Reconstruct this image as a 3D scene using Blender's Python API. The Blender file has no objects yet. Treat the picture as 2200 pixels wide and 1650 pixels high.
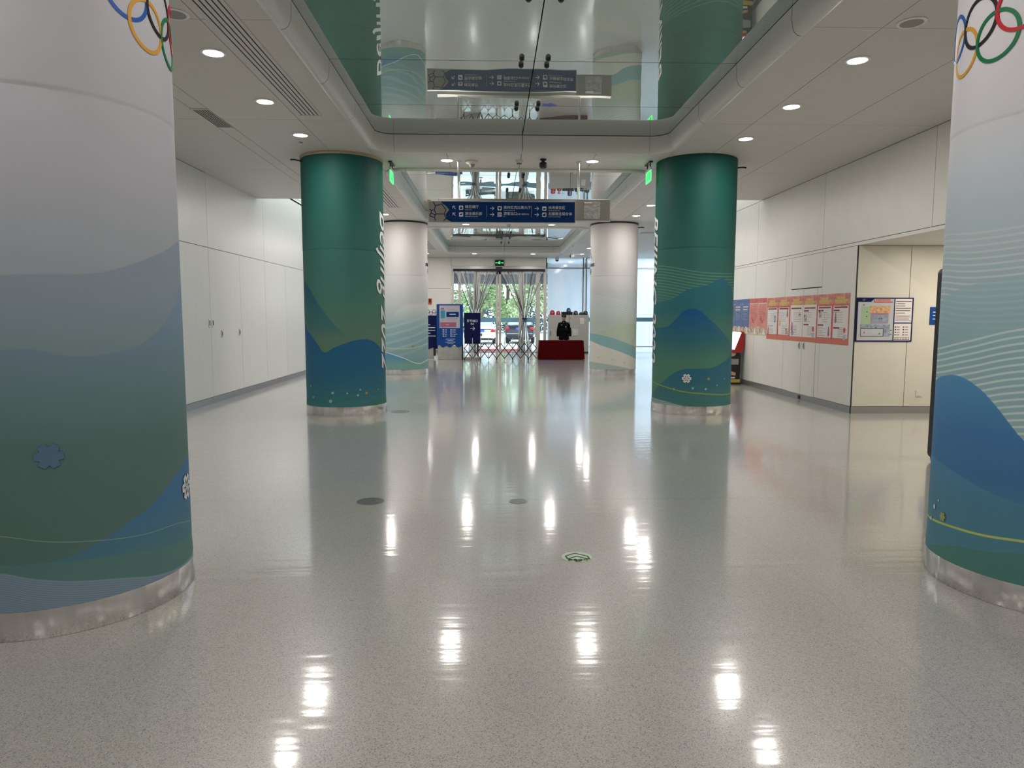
import bpy, bmesh, math, random
from mathutils import Vector, Matrix, Euler
random.seed(7)
S = bpy.context.scene
COL = S.collection
PI = math.pi
# ------------------------------------------------------------------ camera
cam = bpy.data.cameras.new('camera'); co = bpy.data.objects.new('camera', cam); COL.objects.link(co)
cam.sensor_width = 36; cam.lens = 1498.7 / 2200 * 36; cam.clip_end = 400
co.location = (0, 0, 1.7)
co.rotation_euler = (Matrix.Rotation(-0.0272, 3, 'Z') @ Matrix.Rotation(PI/2 - 0.097, 3, 'X') @ Matrix.Rotation(0.0015, 3, 'Z')).to_euler()
S.camera = co
# ------------------------------------------------------------------ world, daylight and exposure
S.view_settings.view_transform = 'Standard'; S.view_settings.look = 'None'
S.view_settings.gamma = 1; S.view_settings.exposure = 0.0; S.view_settings.use_curve_mapping = False
W = bpy.data.worlds.new('overcast_sky'); S.world = W; W.use_nodes = True
bg = W.node_tree.nodes['Background']; bg.inputs[0].default_value = (0.80, 0.90, 1.0, 1); bg.inputs[1].default_value = 5.2
LAMP_W = 29.0
def area(name, loc, size, power, color=(1, 1, 1), rot=(0, 0, 0), sy=None, shape='DISK', parent=None):
    l = bpy.data.lights.new(name, 'AREA'); l.energy = power; l.color = color; l.shape = shape; l.size = size
    if sy: l.shape = 'RECTANGLE'; l.size_y = sy
    o = bpy.data.objects.new(name, l); COL.objects.link(o); o.location = loc; o.rotation_euler = rot
    if parent: o.parent = parent
    return o
area('skylight_daylight', (-4.72, 23.5, 6.9), 1.5, 230, (.9, .96, 1), sy=13)
area('skylight_daylight', (5.6, 18.2, 6.9), 1.3, 60, (.95, .98, 1), sy=3.4)
# ------------------------------------------------------------------ constants
H = 4.40; G = 4.62; MID = 0.48
XL, XR = -5.46, 6.30
YD = 32.8
CX = (-2.62, 3.584); CY = (4.26, 12.50, 20.84); R = 0.692
XO = (-2.02, 2.98)
# ------------------------------------------------------------------ materials
def lin(c): return tuple((x/255/12.92 if x <= 10 else ((x/255+.055)/1.055)**2.4) for x in c)
def col(r, g, b, k=1.0): return tuple(min(.92, x*k) for x in lin((r, g, b))) + (1,)
def N(t, n, **k):
    x = t.nodes.new(n)
    for a, b in k.items(): setattr(x, a, b)
    return x
def mat(name, c, rough=.5, metal=0, spec=.5, noise=0, nscale=20, bump=0, bscale=60, alpha=1, emit=None, es=0, trans=0, stretch=(1, 1, 1), coat=0):
    m = bpy.data.materials.new(name); m.use_nodes = True; t = m.node_tree; p = t.nodes['Principled BSDF']
    p.inputs['Base Color'].default_value = c; p.inputs['Roughness'].default_value = rough
    p.inputs['Metallic'].default_value = metal; p.inputs['Specular IOR Level'].default_value = spec
    p.inputs['Alpha'].default_value = alpha; p.inputs['Transmission Weight'].default_value = trans
    p.inputs['Coat Weight'].default_value = coat
    if emit: p.inputs['Emission Color'].default_value = emit; p.inputs['Emission Strength'].default_value = es
    tc = N(t, 'ShaderNodeTexCoord'); mp = N(t, 'ShaderNodeMapping'); mp.inputs['Scale'].default_value = stretch
    t.links.new(tc.outputs['Object'], mp.inputs[0])
    nz = N(t, 'ShaderNodeTexNoise'); nz.inputs['Scale'].default_value = nscale; nz.inputs['Detail'].default_value = 3
    t.links.new(mp.outputs[0], nz.inputs['Vector'])
    a = noise if noise else .015
    rp = N(t, 'ShaderNodeValToRGB'); rp.color_ramp.elements[0].position = .3; rp.color_ramp.elements[1].position = .7
    rp.color_ramp.elements[0].color = tuple(x*(1-a) for x in c[:3])+(1,); rp.color_ramp.elements[1].color = tuple(min(1, x*(1+a)) for x in c[:3])+(1,)
    t.links.new(nz.outputs[0], rp.inputs[0]); t.links.new(rp.outputs[0], p.inputs['Base Color'])
    if bump:
        n2 = N(t, 'ShaderNodeTexNoise'); n2.inputs['Scale'].default_value = bscale; t.links.new(mp.outputs[0], n2.inputs['Vector'])
        b = N(t, 'ShaderNodeBump'); b.inputs['Strength'].default_value = 1; b.inputs['Distance'].default_value = bump
        t.links.new(n2.outputs[0], b.inputs['Height']); t.links.new(b.outputs[0], p.inputs['Normal'])
    return m
M = {}
M['ceil'] = mat('painted_ceiling', (.64, .625, .59, 1), .55, noise=.02, nscale=2)
M['cove'] = mat('painted_cove', (.66, .66, .63, 1), .4)
M['gap'] = mat('dark_joint', (.03, .03, .03, 1), .9)
M['wallp'] = mat('wall_panel_paint', (.735, .745, .72, 1), .33, noise=.018, nscale=3, stretch=(1, 6, .25), bump=.0006, bscale=3)
M['wallr'] = mat('wall_panel_paint_warm', (.77, .75, .705, 1), .38, noise=.02, nscale=3)
M['wallw'] = mat('recess_panel_paint', (.66, .635, .55, 1), .4, noise=.02, nscale=3)
M['base'] = mat('baseboard_metal', (.33, .33, .34, 1), .3, metal=.7)
M['steel'] = mat('brushed_steel', (.70, .69, .68, 1), .18, metal=1, noise=.12, nscale=5, stretch=(2, 2, .1), bump=.02, bscale=2.2)
M['black'] = mat('black_plastic', (.012, .012, .013, 1), .4)
M['dark'] = mat('dark_metal', (.05, .05, .055, 1), .4, metal=.5)
M['grey'] = mat('grey_metal', (.36, .36, .35, 1), .45, metal=.2)
M['lgrey'] = mat('light_aluminium', (.60, .60, .59, 1), .35, metal=.4)
M['white'] = mat('white_plastic', (.80, .80, .79, 1), .4)
M['offw'] = mat('ivory_plastic', (.62, .60, .52, 1), .5)
M['lens'] = mat('lamp_diffuser', (.9, .9, .88, 1), .5, emit=(1, .96, .88, 1), es=14)
M['deadlens'] = mat('unlit_grille', (.30, .29, .27, 1), .6)
M['brown'] = mat('tan_edge_strip', (.42, .33, .22, 1), .6)
M['letter'] = mat('white_lettering', (.80, .80, .80, 1), .5)
M['navy'] = mat('navy_sign_face', (.002, .034, .15, 1), .6, spec=.15)
M['navyd'] = mat('dark_navy_sign_face', (.004, .008, .065, 1), .6, spec=.15)
M['blue'] = mat('blue_sign_face', (.006, .06, .26, 1), .5, spec=.2)
M['signgrey'] = mat('taupe_sign_box', (.27, .25, .225, 1), .5)
M['concrete'] = mat('concrete_grey_base', (.38, .37, .34, 1), .6, noise=.1, nscale=6)
M['red'] = mat('dark_red_cloth', (.075, .0008, .0025, 1), .9, spec=.1, noise=.08, nscale=8, bump=.004, bscale=5)
M['redp'] = mat('poster_red', (.60, .13, .11, 1), .5, noise=.25, nscale=7)
M['redh'] = mat('poster_header_red', (.64, .22, .18, 1), .5, noise=.35, nscale=9)
M['redb'] = mat('poster_footer_red', (.62, .17, .11, 1), .5)
M['pink'] = mat('poster_pink_red', (.68, .26, .23, 1), .5, noise=.2, nscale=5)
M['posterblue'] = mat('poster_blue', (.085, .13, .30, 1), .5, noise=.2, nscale=6)
M['paper'] = mat('poster_paper', (.76, .72, .70, 1), .5)
M['ink'] = mat('grey_ink', (.30, .22, .22, 1), .6)
M['inkd'] = mat('dark_ink', (.04, .04, .05, 1), .6)
M['maroon'] = mat('maroon_ink', (.25, .03, .04, 1), .6)
M['gold'] = mat('gold_ink', (.72, .50, .16, 1), .5)
M['sand'] = mat('sand_ink', (.66, .52, .36, 1), .6, noise=.4, nscale=18)
M['teal'] = mat('teal_ink', (.03, .26, .42, 1), .5)
M['mauve'] = mat('mauve_ink', (.36, .12, .20, 1), .5)
M['green'] = mat('map_green', (.34, .48, .30, 1), .5)
M['purple'] = mat('map_purple', (.33, .28, .36, 1), .5)
M['mapgrey'] = mat('map_grey', (.48, .50, .52, 1), .5)
M['bluegrey'] = mat('map_bluegrey', (.25, .30, .38, 1), .5, noise=.3, nscale=25)
M['orange'] = mat('map_orange', (.60, .34, .18, 1), .5, noise=.35, nscale=25)
M['redink'] = mat('red_ink', (.60, .05, .03, 1), .5)
M['ggreen'] = mat('lit_exit_green', (.05, .8, .2, 1), .4, emit=(.10, 1, .28, 1), es=1.1)
M['gglyph'] = mat('exit_glyph_green', (.02, .45, .1, 1), .4, emit=(.03, .5, .10, 1), es=.6)
M['frame'] = mat('door_frame_metal', (.62, .59, .56, 1), .4, metal=.15)
M['band'] = mat('blue_glass_band', (.20, .42, .58, 1), .35)
M['cab'] = mat('cabinet_grey_paint', (.42, .41, .38, 1), .45)
M['hred'] = mat('red_helmet_shell', (.42, .015, .02, 1), .25)
M['hblue'] = mat('navy_helmet_shell', (.015, .035, .12, 1), .25)
M['hgreen'] = mat('dark_green_cloth', (.012, .05, .035, 1), .6)
M['hblack'] = mat('black_helmet_shell', (.008, .008, .01, 1), .25)
M['skin'] = mat('skin', (.50, .30, .22, 1), .5)
M['uniform'] = mat('black_uniform_cloth', (.004, .0045, .006, 1), .9, spec=.1)
M['hair'] = mat('black_hair', (.01, .009, .008, 1), .6)
M['silver'] = mat('silver_trim', (.6, .6, .6, 1), .3, metal=.6)
M['carwhite'] = mat('white_car_paint', (.75, .77, .80, 1), .15, coat=.5)
M['cardark'] = mat('dark_car_paint', (.035, .03, .045, 1), .15, coat=.5)
M['carglass'] = mat('car_window_glass', (.25, .33, .38, 1), .08, spec=.8)
M['taill'] = mat('red_tail_lamp', (.55, .02, .02, 1), .2)
M['plate'] = mat('blue_number_plate', (.03, .14, .55, 1), .4)
M['tyre'] = mat('tyre_rubber', (.02, .02, .02, 1), .8)
M['bark'] = mat('tree_bark', (.12, .09, .06, 1), .9)
M['leaf1'] = mat('leaf_green', (.27, .36, .17, 1), .6, noise=.35, nscale=1.2)
M['leaf2'] = mat('leaf_pale_green', (.42, .50, .27, 1), .6, noise=.3, nscale=1.2)
M['hedge'] = mat('hedge_leaf', (.12, .17, .17, 1), .7, noise=.3, nscale=3)
M['pave'] = mat('outdoor_paving', (.62, .62, .62, 1), .8, noise=.06, nscale=1)
M['mat_red'] = mat('red_carpet', (.42, .015, .025, 1), .9)
M['canopy'] = mat('grey_canopy', (.18, .17, .20, 1), .6)
M['greyflo'] = mat('grey_cover_plate', (.13, .135, .13, 1), .35, metal=.2)
M['greyflo2'] = mat('pale_cover_plate', (.23, .235, .225, 1), .35, metal=.2)
M['stick'] = mat('pale_green_sticker', (.52, .62, .46, 1), .3)
M['dgreen'] = mat('dark_green_ink', (.006, .05, .02, 1), .5)
M['bluetape'] = mat('blue_floor_tape', (.03, .05, .42, 1), .5)
M['screen'] = mat('lit_screen', (.7, .75, .8, 1), .2, emit=(.85, .92, 1, 1), es=.8)
M['kred'] = mat('red_kiosk_paint', (.45, .015, .015, 1), .3)
M['yellow'] = mat('yellow_print', (.62, .47, .05, 1), .5)
M['drape_edge'] = mat('curtain_seam', (.02, .025, .025, 1), .5)
M['stripe_w'] = mat('bollard_white', (.8, .8, .8, 1), .5)
RING = {'blue': mat('ring_blue', (.01, .11, .50, 1), .5), 'yellow': mat('ring_yellow', (.75, .38, .04, 1), .5), 'black': mat('ring_black', (.008, .008, .01, 1), .5),
        'green': mat('ring_green', (.0, .20, .07, 1), .5), 'red': mat('ring_red', (.62, .01, .03, 1), .5)}

def glass_mats():
    m = bpy.data.materials.new('clear_glass'); m.use_nodes = True; t = m.node_tree; t.nodes.clear()
    o = N(t, 'ShaderNodeOutputMaterial'); tr = N(t, 'ShaderNodeBsdfTransparent'); tr.inputs[0].default_value = (.90, .95, .94, 1)
    g = N(t, 'ShaderNodeBsdfGlossy'); g.inputs['Roughness'].default_value = .02; fr = N(t, 'ShaderNodeFresnel'); fr.inputs[0].default_value = 1.5
    mx = N(t, 'ShaderNodeMixShader'); t.links.new(fr.outputs[0], mx.inputs[0]); t.links.new(tr.outputs[0], mx.inputs[1]); t.links.new(g.outputs[0], mx.inputs[2]); t.links.new(mx.outputs[0], o.inputs[0])
    M['glass'] = m
    m = bpy.data.materials.new('frosted_film_glass'); m.use_nodes = True; t = m.node_tree; t.nodes.clear()
    o = N(t, 'ShaderNodeOutputMaterial'); tl = N(t, 'ShaderNodeBsdfTranslucent'); tl.inputs[0].default_value = (.62, .76, .86, 1)
    nz = N(t, 'ShaderNodeTexNoise'); tc = N(t, 'ShaderNodeTexCoord'); mp = N(t, 'ShaderNodeMapping'); mp.inputs['Rotation'].default_value = (0, .7, 0); mp.inputs['Scale'].default_value = (2.5, 1, .3)
    t.links.new(tc.outputs['Object'], mp.inputs[0]); t.links.new(mp.outputs[0], nz.inputs['Vector']); nz.inputs['Scale'].default_value = 1.0
    rp = N(t, 'ShaderNodeValToRGB'); rp.color_ramp.elements[0].color = (.80, .90, .96, 1); rp.color_ramp.elements[1].color = (.88, .94, .97, 1); rp.color_ramp.elements[0].position = .35; rp.color_ramp.elements[1].position = .6
    t.links.new(nz.outputs[0], rp.inputs[0]); t.links.new(rp.outputs[0], tl.inputs[0])
    g = N(t, 'ShaderNodeBsdfGlossy'); g.inputs['Roughness'].default_value = .06; fr = N(t, 'ShaderNodeFresnel'); fr.inputs[0].default_value = 1.45
    mx = N(t, 'ShaderNodeMixShader'); t.links.new(fr.outputs[0], mx.inputs[0]); t.links.new(tl.outputs[0], mx.inputs[1]); t.links.new(g.outputs[0], mx.inputs[2]); t.links.new(mx.outputs[0], o.inputs[0])
    M['frost'] = m
    m = bpy.data.materials.new('clear_soft_plastic'); m.use_nodes = True; t = m.node_tree; t.nodes.clear()
    o = N(t, 'ShaderNodeOutputMaterial'); tr = N(t, 'ShaderNodeBsdfTransparent'); d = N(t, 'ShaderNodeBsdfDiffuse'); d.inputs[0].default_value = (.9, .92, .9, 1)
    tl = N(t, 'ShaderNodeBsdfTranslucent'); tl.inputs[0].default_value = (.93, .95, .93, 1)
    g = N(t, 'ShaderNodeBsdfGlossy'); g.inputs['Roughness'].default_value = .12
    wv = N(t, 'ShaderNodeTexNoise'); wv.inputs['Scale'].default_value = 6; uv = N(t, 'ShaderNodeTexCoord'); mp = N(t, 'ShaderNodeMapping'); mp.inputs['Scale'].default_value = (5, .3, 1)
    t.links.new(uv.outputs['UV'], mp.inputs[0]); t.links.new(mp.outputs[0], wv.inputs['Vector'])
    rp = N(t, 'ShaderNodeMapRange'); rp.inputs[1].default_value = .42; rp.inputs[2].default_value = .68; rp.inputs[3].default_value = .10; rp.inputs[4].default_value = .55; t.links.new(wv.outputs[0], rp.inputs[0])
    m0 = N(t, 'ShaderNodeMixShader'); m0.inputs[0].default_value = .85; t.links.new(d.outputs[0], m0.inputs[1]); t.links.new(tl.outputs[0], m0.inputs[2])
    m1 = N(t, 'ShaderNodeMixShader'); t.links.new(rp.outputs[0], m1.inputs[0]); t.links.new(tr.outputs[0], m1.inputs[1]); t.links.new(m0.outputs[0], m1.inputs[2])
    fr = N(t, 'ShaderNodeFresnel'); fr.inputs[0].default_value = 1.4; m2 = N(t, 'ShaderNodeMixShader'); t.links.new(fr.outputs[0], m2.inputs[0]); t.links.new(m1.outputs[0], m2.inputs[1]); t.links.new(g.outputs[0], m2.inputs[2])
    t.links.new(m2.outputs[0], o.inputs[0]); M['vinyl'] = m
    # ceiling glass: strongly mirroring, green tinted
    m = bpy.data.materials.new('green_mirror_glass'); m.use_nodes = True; t = m.node_tree; p = t.nodes['Principled BSDF']
    p.inputs['Metallic'].default_value = .70; p.inputs['Base Color'].default_value = (.52, .59, .56, 1); p.inputs['Roughness'].default_value = .0
    tc = N(t, 'ShaderNodeTexCoord'); nz = N(t, 'ShaderNodeTexNoise'); nz.inputs['Scale'].default_value = 1.3; nz.inputs['Detail'].default_value = 1
    t.links.new(tc.outputs['Object'], nz.inputs['Vector']); b = N(t, 'ShaderNodeBump'); b.inputs['Distance'].default_value = .0025
    t.links.new(nz.outputs[0], b.inputs['Height']); t.links.new(b.outputs[0], p.inputs['Normal'])
    M['mirror'] = m
    # floor: polished speckled vinyl with welded seams
    m = bpy.data.materials.new('polished_speckled_vinyl'); m.use_nodes = True; t = m.node_tree; p = t.nodes['Principled BSDF']
    L = t.links.new
    tc = N(t, 'ShaderNodeTexCoord')
    v = N(t, 'ShaderNodeTexVoronoi'); v.inputs['Scale'].default_value = 260; L(tc.outputs['Object'], v.inputs['Vector'])
    sp = N(t, 'ShaderNodeSeparateColor'); L(v.outputs['Color'], sp.inputs[0])
    rp = N(t, 'ShaderNodeValToRGB'); cr = rp.color_ramp
    F0 = (.482, .461, .437)
    cr.elements[0].position = 0; cr.elements[0].color = tuple(x*.45 for x in F0)+(1,)
    cr.elements[1].position = 1; cr.elements[1].color = tuple(x*1.25 for x in F0)+(1,)
    for ps, f in ((.10, .55), (.16, .93), (.80, 1.0), (.9, 1.22)):
        e = cr.elements.new(ps); e.color = tuple(x*f for x in F0)+(1,)
    L(sp.outputs[0], rp.inputs[0])
    n = N(t, 'ShaderNodeTexNoise'); n.inputs['Scale'].default_value = .7; L(tc.outputs['Object'], n.inputs['Vector'])
    mr = N(t, 'ShaderNodeMapRange'); mr.inputs[3].default_value = .94; mr.inputs[4].default_value = 1.06; L(n.outputs[0], mr.inputs[0])
    mu = N(t, 'ShaderNodeMixRGB', blend_type='MULTIPLY'); mu.inputs[0].default_value = 1; L(rp.outputs[0], mu.inputs[1]); L(mr.outputs[0], mu.inputs[2])
    # seams every 2 m along X offset, and across the hall
    s = N(t, 'ShaderNodeSeparateXYZ'); L(tc.outputs['Object'], s.inputs[0])
    last = mu.outputs[0]
    for ax, off, per in ((0, 1.98, 4.0), (1, -6.36, 6.15)):
        a = N(t, 'ShaderNodeMath', operation='ADD'); a.inputs[1].default_value = off + per*20; L(s.outputs[ax], a.inputs[0])
        md = N(t, 'ShaderNodeMath', operation='PINGPONG'); md.inputs[1].default_value = per/2; L(a.outputs[0], md.inputs[0])
        lt = N(t, 'ShaderNodeMath', operation='LESS_THAN'); lt.inputs[1].default_value = .0022 if ax == 0 else .006; L(md.outputs[0], lt.inputs[0])
        m1 = N(t, 'ShaderNodeMath', operation='MULTIPLY'); m1.inputs[1].default_value = .28; L(lt.outputs[0], m1.inputs[0])
        mx = N(t, 'ShaderNodeMixRGB'); L(m1.outputs[0], mx.inputs[0]); L(last, mx.inputs[1]); mx.inputs[2].default_value = (.12, .12, .11, 1); last = mx.outputs[0]
    L(last, p.inputs['Base Color'])
    p.inputs['Roughness'].default_value = .30; p.inputs['IOR'].default_value = 1.5; p.inputs['Coat Weight'].default_value = 1; p.inputs['Coat Roughness'].default_value = .10; p.inputs['Coat IOR'].default_value = 1.6
    mp = N(t, 'ShaderNodeMapping'); mp.inputs['Scale'].default_value = (.8, 6, 1); L(tc.outputs['Object'], mp.inputs[0])
    n2 = N(t, 'ShaderNodeTexNoise'); n2.inputs['Scale'].default_value = 1.6; n2.inputs['Detail'].default_value = 2; L(mp.outputs[0], n2.inputs['Vector'])
    b = N(t, 'ShaderNodeBump'); b.inputs['Distance'].default_value = .0016; L(n2.outputs[0], b.inputs['Height']); L(b.outputs[0], p.inputs['Normal']); L(b.outputs[0], p.inputs['Coat Normal'])
    M['floor'] = m
glass_mats()

def column_mat(name, base, layers):
    m = bpy.data.materials.new(name); m.use_nodes = True; t = m.node_tree; p = t.nodes['Principled BSDF']; L = t.links.new
    p.inputs['Roughness'].default_value = .62; p.inputs['Specular IOR Level'].default_value = .25
    uv = N(t, 'ShaderNodeTexCoord'); s = N(t, 'ShaderNodeSeparateXYZ'); L(uv.outputs['UV'], s.inputs[0])
    def ramp(stops):
        r = N(t, 'ShaderNodeValToRGB'); e = r.color_ramp.elements
        stops = sorted(stops, key=lambda q: q[0])
        e[0].position = stops[0][0]/H; e[0].color = stops[0][1]; e[1].position = stops[-1][0]/H; e[1].color = stops[-1][1]
        for z, c in stops[1:-1]:
            q = e.new(z/H); q.color = c
        L(s.outputs[1], r.inputs[0]); return r
    last = ramp(base).outputs[0]
    for ly in layers:
        fc = N(t, 'ShaderNodeFloatCurve'); cm = fc.mapping; cv = cm.curves[0]
        pts = sorted(((a+180)/360, z/H) for a, z in ly['c'])
        e0 = pts[0][1]; e1 = pts[-1][1]
        cv.points[0].location = (0, (e0+e1)/2); cv.points[1].location = (1, (e0+e1)/2)
        for x, y in pts: cv.points.new(x, y)
        cm.update(); L(s.outputs[0], fc.inputs['Value'])
        d = N(t, 'ShaderNodeMath', operation='SUBTRACT'); L(fc.outputs[0], d.inputs[0]); L(s.outputs[1], d.inputs[1])
        dm = N(t, 'ShaderNodeMath', operation='MULTIPLY'); dm.inputs[1].default_value = H; L(d.outputs[0], dm.inputs[0])
        k = ly.get('k', 'fill')
        if k == 'line':
            ab = N(t, 'ShaderNodeMath', operation='ABSOLUTE'); L(dm.outputs[0], ab.inputs[0])
            ms = N(t, 'ShaderNodeMapRange'); w = ly['w']; ms.inputs[1].default_value = w; ms.inputs[2].default_value = w*.6; L(ab.outputs[0], ms.inputs[0]); mask = ms.outputs[0]
        else:
            ms = N(t, 'ShaderNodeMapRange'); w = ly.get('soft', .003); ms.inputs[1].default_value = -w; ms.inputs[2].default_value = w; L(dm.outputs[0], ms.inputs[0]); mask = ms.outputs[0]
            if k == 'stripes':
                mm = N(t, 'ShaderNodeMath', operation='MULTIPLY'); mm.inputs[1].default_value = 2*PI/ly['p']; L(dm.outputs[0], mm.inputs[0])
                sn = N(t, 'ShaderNodeMath', operation='SINE'); L(mm.outputs[0], sn.inputs[0])
                m2 = N(t, 'ShaderNodeMapRange'); m2.inputs[1].default_value = .35; m2.inputs[2].default_value = .65; L(sn.outputs[0], m2.inputs[0])
                m3 = N(t, 'ShaderNodeMapRange'); m3.inputs[1].default_value = ly['r']; m3.inputs[2].default_value = ly['r']*.6; L(dm.outputs[0], m3.inputs[0])
                m4 = N(t, 'ShaderNodeMath', operation='MULTIPLY'); L(m2.outputs[0], m4.inputs[0]); L(m3.outputs[0], m4.inputs[1])
                m5 = N(t, 'ShaderNodeMath', operation='MULTIPLY'); L(m4.outputs[0], m5.inputs[0]); L(mask, m5.inputs[1]); mask = m5.outputs[0]
        r = ramp(ly['s'])
        al = N(t, 'ShaderNodeMath', operation='MULTIPLY'); L(mask, al.inputs[0]); L(r.outputs[1], al.inputs[1])
        mx = N(t, 'ShaderNodeMixRGB'); L(al.outputs[0], mx.inputs[0]); L(last, mx.inputs[1]); L(r.outputs[0], mx.inputs[2]); last = mx.outputs[0]
    L(last, p.inputs['Base Color'])
    tc = N(t, 'ShaderNodeMapping'); tc.inputs['Scale'].default_value = (6, 14, 1); L(uv.outputs['UV'], tc.inputs[0])
    nz = N(t, 'ShaderNodeTexNoise'); nz.inputs['Scale'].default_value = 1.5; nz.inputs['Detail'].default_value = 2; L(tc.outputs[0], nz.inputs['Vector'])
    b = N(t, 'ShaderNodeBump'); b.inputs['Distance'].default_value = .006; b.inputs['Strength'].default_value = .5; L(nz.outputs[0], b.inputs['Height']); L(b.outputs[0], p.inputs['Normal'])
    return m

# ------------------------------------------------------------------ mesh helpers
def box(bm, x0, y0, z0, x1, y1, z1, mi=0, bevel=0):
    r = bmesh.ops.create_cube(bm, size=1); vs = r['verts']
    for v in vs: v.co = Vector((x0+(v.co.x+.5)*(x1-x0), y0+(v.co.y+.5)*(y1-y0), z0+(v.co.z+.5)*(z1-z0)))
    if mi:
        for f in {f for v in vs for f in v.link_faces}: f.material_index = mi
    if bevel:
        es = list({e for v in vs for e in v.link_edges})
        bmesh.ops.bevel(bm, geom=es, offset=bevel, segments=2, affect='EDGES', profile=.5)
def cyl(bm, c, r, h, n=24, r2=None, axis='Z'):
    g = bmesh.ops.create_cone(bm, cap_ends=True, segments=n, radius1=r, radius2=r if r2 is None else r2, depth=h)
    mt = Matrix.Identity(3)
    if axis == 'X': mt = Matrix.Rotation(PI/2, 3, 'Y')
    if axis == 'Y': mt = Matrix.Rotation(PI/2, 3, 'X')
    for v in g['verts']: v.co = mt @ v.co + Vector(c)
def bar(bm, a, b, r, n=6):
    a, b = Vector(a), Vector(b); d = b-a
    g = bmesh.ops.create_cone(bm, cap_ends=True, segments=n, radius1=r, radius2=r, depth=d.length)
    q = d.to_track_quat('Z', 'Y').to_matrix()
    for v in g['verts']: v.co = q @ v.co + (a+b)/2
def sph(bm, c, r, sx=1, sy=1, sz=1, n=14):
    g = bmesh.ops.create_uvsphere(bm, u_segments=n, v_segments=max(6, n//2+2), radius=r)
    for v in g['verts']: v.co = Vector((v.co.x*sx, v.co.y*sy, v.co.z*sz)) + Vector(c)
    return g['verts']
def lathe(bm, prof, c, n=32, cap=False):
    rings = []
    for r, z in prof:
        rings.append([bm.verts.new((c[0]+r*math.cos(2*PI*i/n), c[1]+r*math.sin(2*PI*i/n), c[2]+z)) for i in range(n)])
    for a, b in zip(rings, rings[1:]):
        for i in range(n): bm.faces.new((a[i], a[(i+1) % n], b[(i+1) % n], b[i]))
    for rg in ((rings[0], rings[-1]) if cap else ()):
        try: bm.faces.new(rg)
        except Exception: pass
    bmesh.ops.recalc_face_normals(bm, faces=bm.faces[:])
def obj(name, bm, m, parent=None, smooth=False, loc=None, **tags):
    me = bpy.data.meshes.new(name)
    if isinstance(bm, bmesh.types.BMesh): bm.to_mesh(me); bm.free()
    else: me = bm
    for x in (m if isinstance(m, (list, tuple)) else [m]): me.materials.append(x)
    if smooth:
        me.shade_smooth()
        if smooth != 2: me.set_sharp_from_angle(angle=.7)
    o = bpy.data.objects.new(name, me); COL.objects.link(o)
    if parent: o.parent = parent
    if loc: o.location = loc
    for a, b in tags.items(): o[a] = b
    return o
def thing(name, label, cat, loc=(0, 0, 0), rz=0, group=None):
    o = bpy.data.objects.new(name, None); COL.objects.link(o); o.location = loc; o.rotation_euler = (0, 0, rz)
    o['label'] = label; o['category'] = cat
    if group: o['group'] = group
    return o
def bx(name, m, parent, *a, bevel=0, **t):
    b = bmesh.new(); box(b, *a, bevel=bevel); return obj(name, b, m, parent, **t)
def dup(root, loc, label, rz=None):
    r = root.copy(); COL.objects.link(r); r.location = loc; r['label'] = label
    if rz is not None: r.rotation_euler = (0, 0, rz)
    for ch in list(root.children):
        c = ch.copy(); COL.objects.link(c); c.parent = r
        for g in ch.children:
            d = g.copy(); COL.objects.link(d); d.parent = c
    return r
def text_mesh(s, size, shear=0, bold=0, align='LEFT', depth=.001, space=1.0):
    cu = bpy.data.curves.new('t', 'FONT'); cu.body = s; cu.size = size; cu.shear = shear; cu.offset = bold; cu.extrude = depth
    cu.align_x = align; cu.resolution_u = 4; cu.space_character = space
    o = bpy.data.objects.new('t', cu); COL.objects.link(o); dg = bpy.context.evaluated_depsgraph_get(); dg.update()
    me = bpy.data.meshes.new_from_object(o.evaluated_get(dg)); bpy.data.objects.remove(o); bpy.data.curves.remove(cu)
    return me
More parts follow.
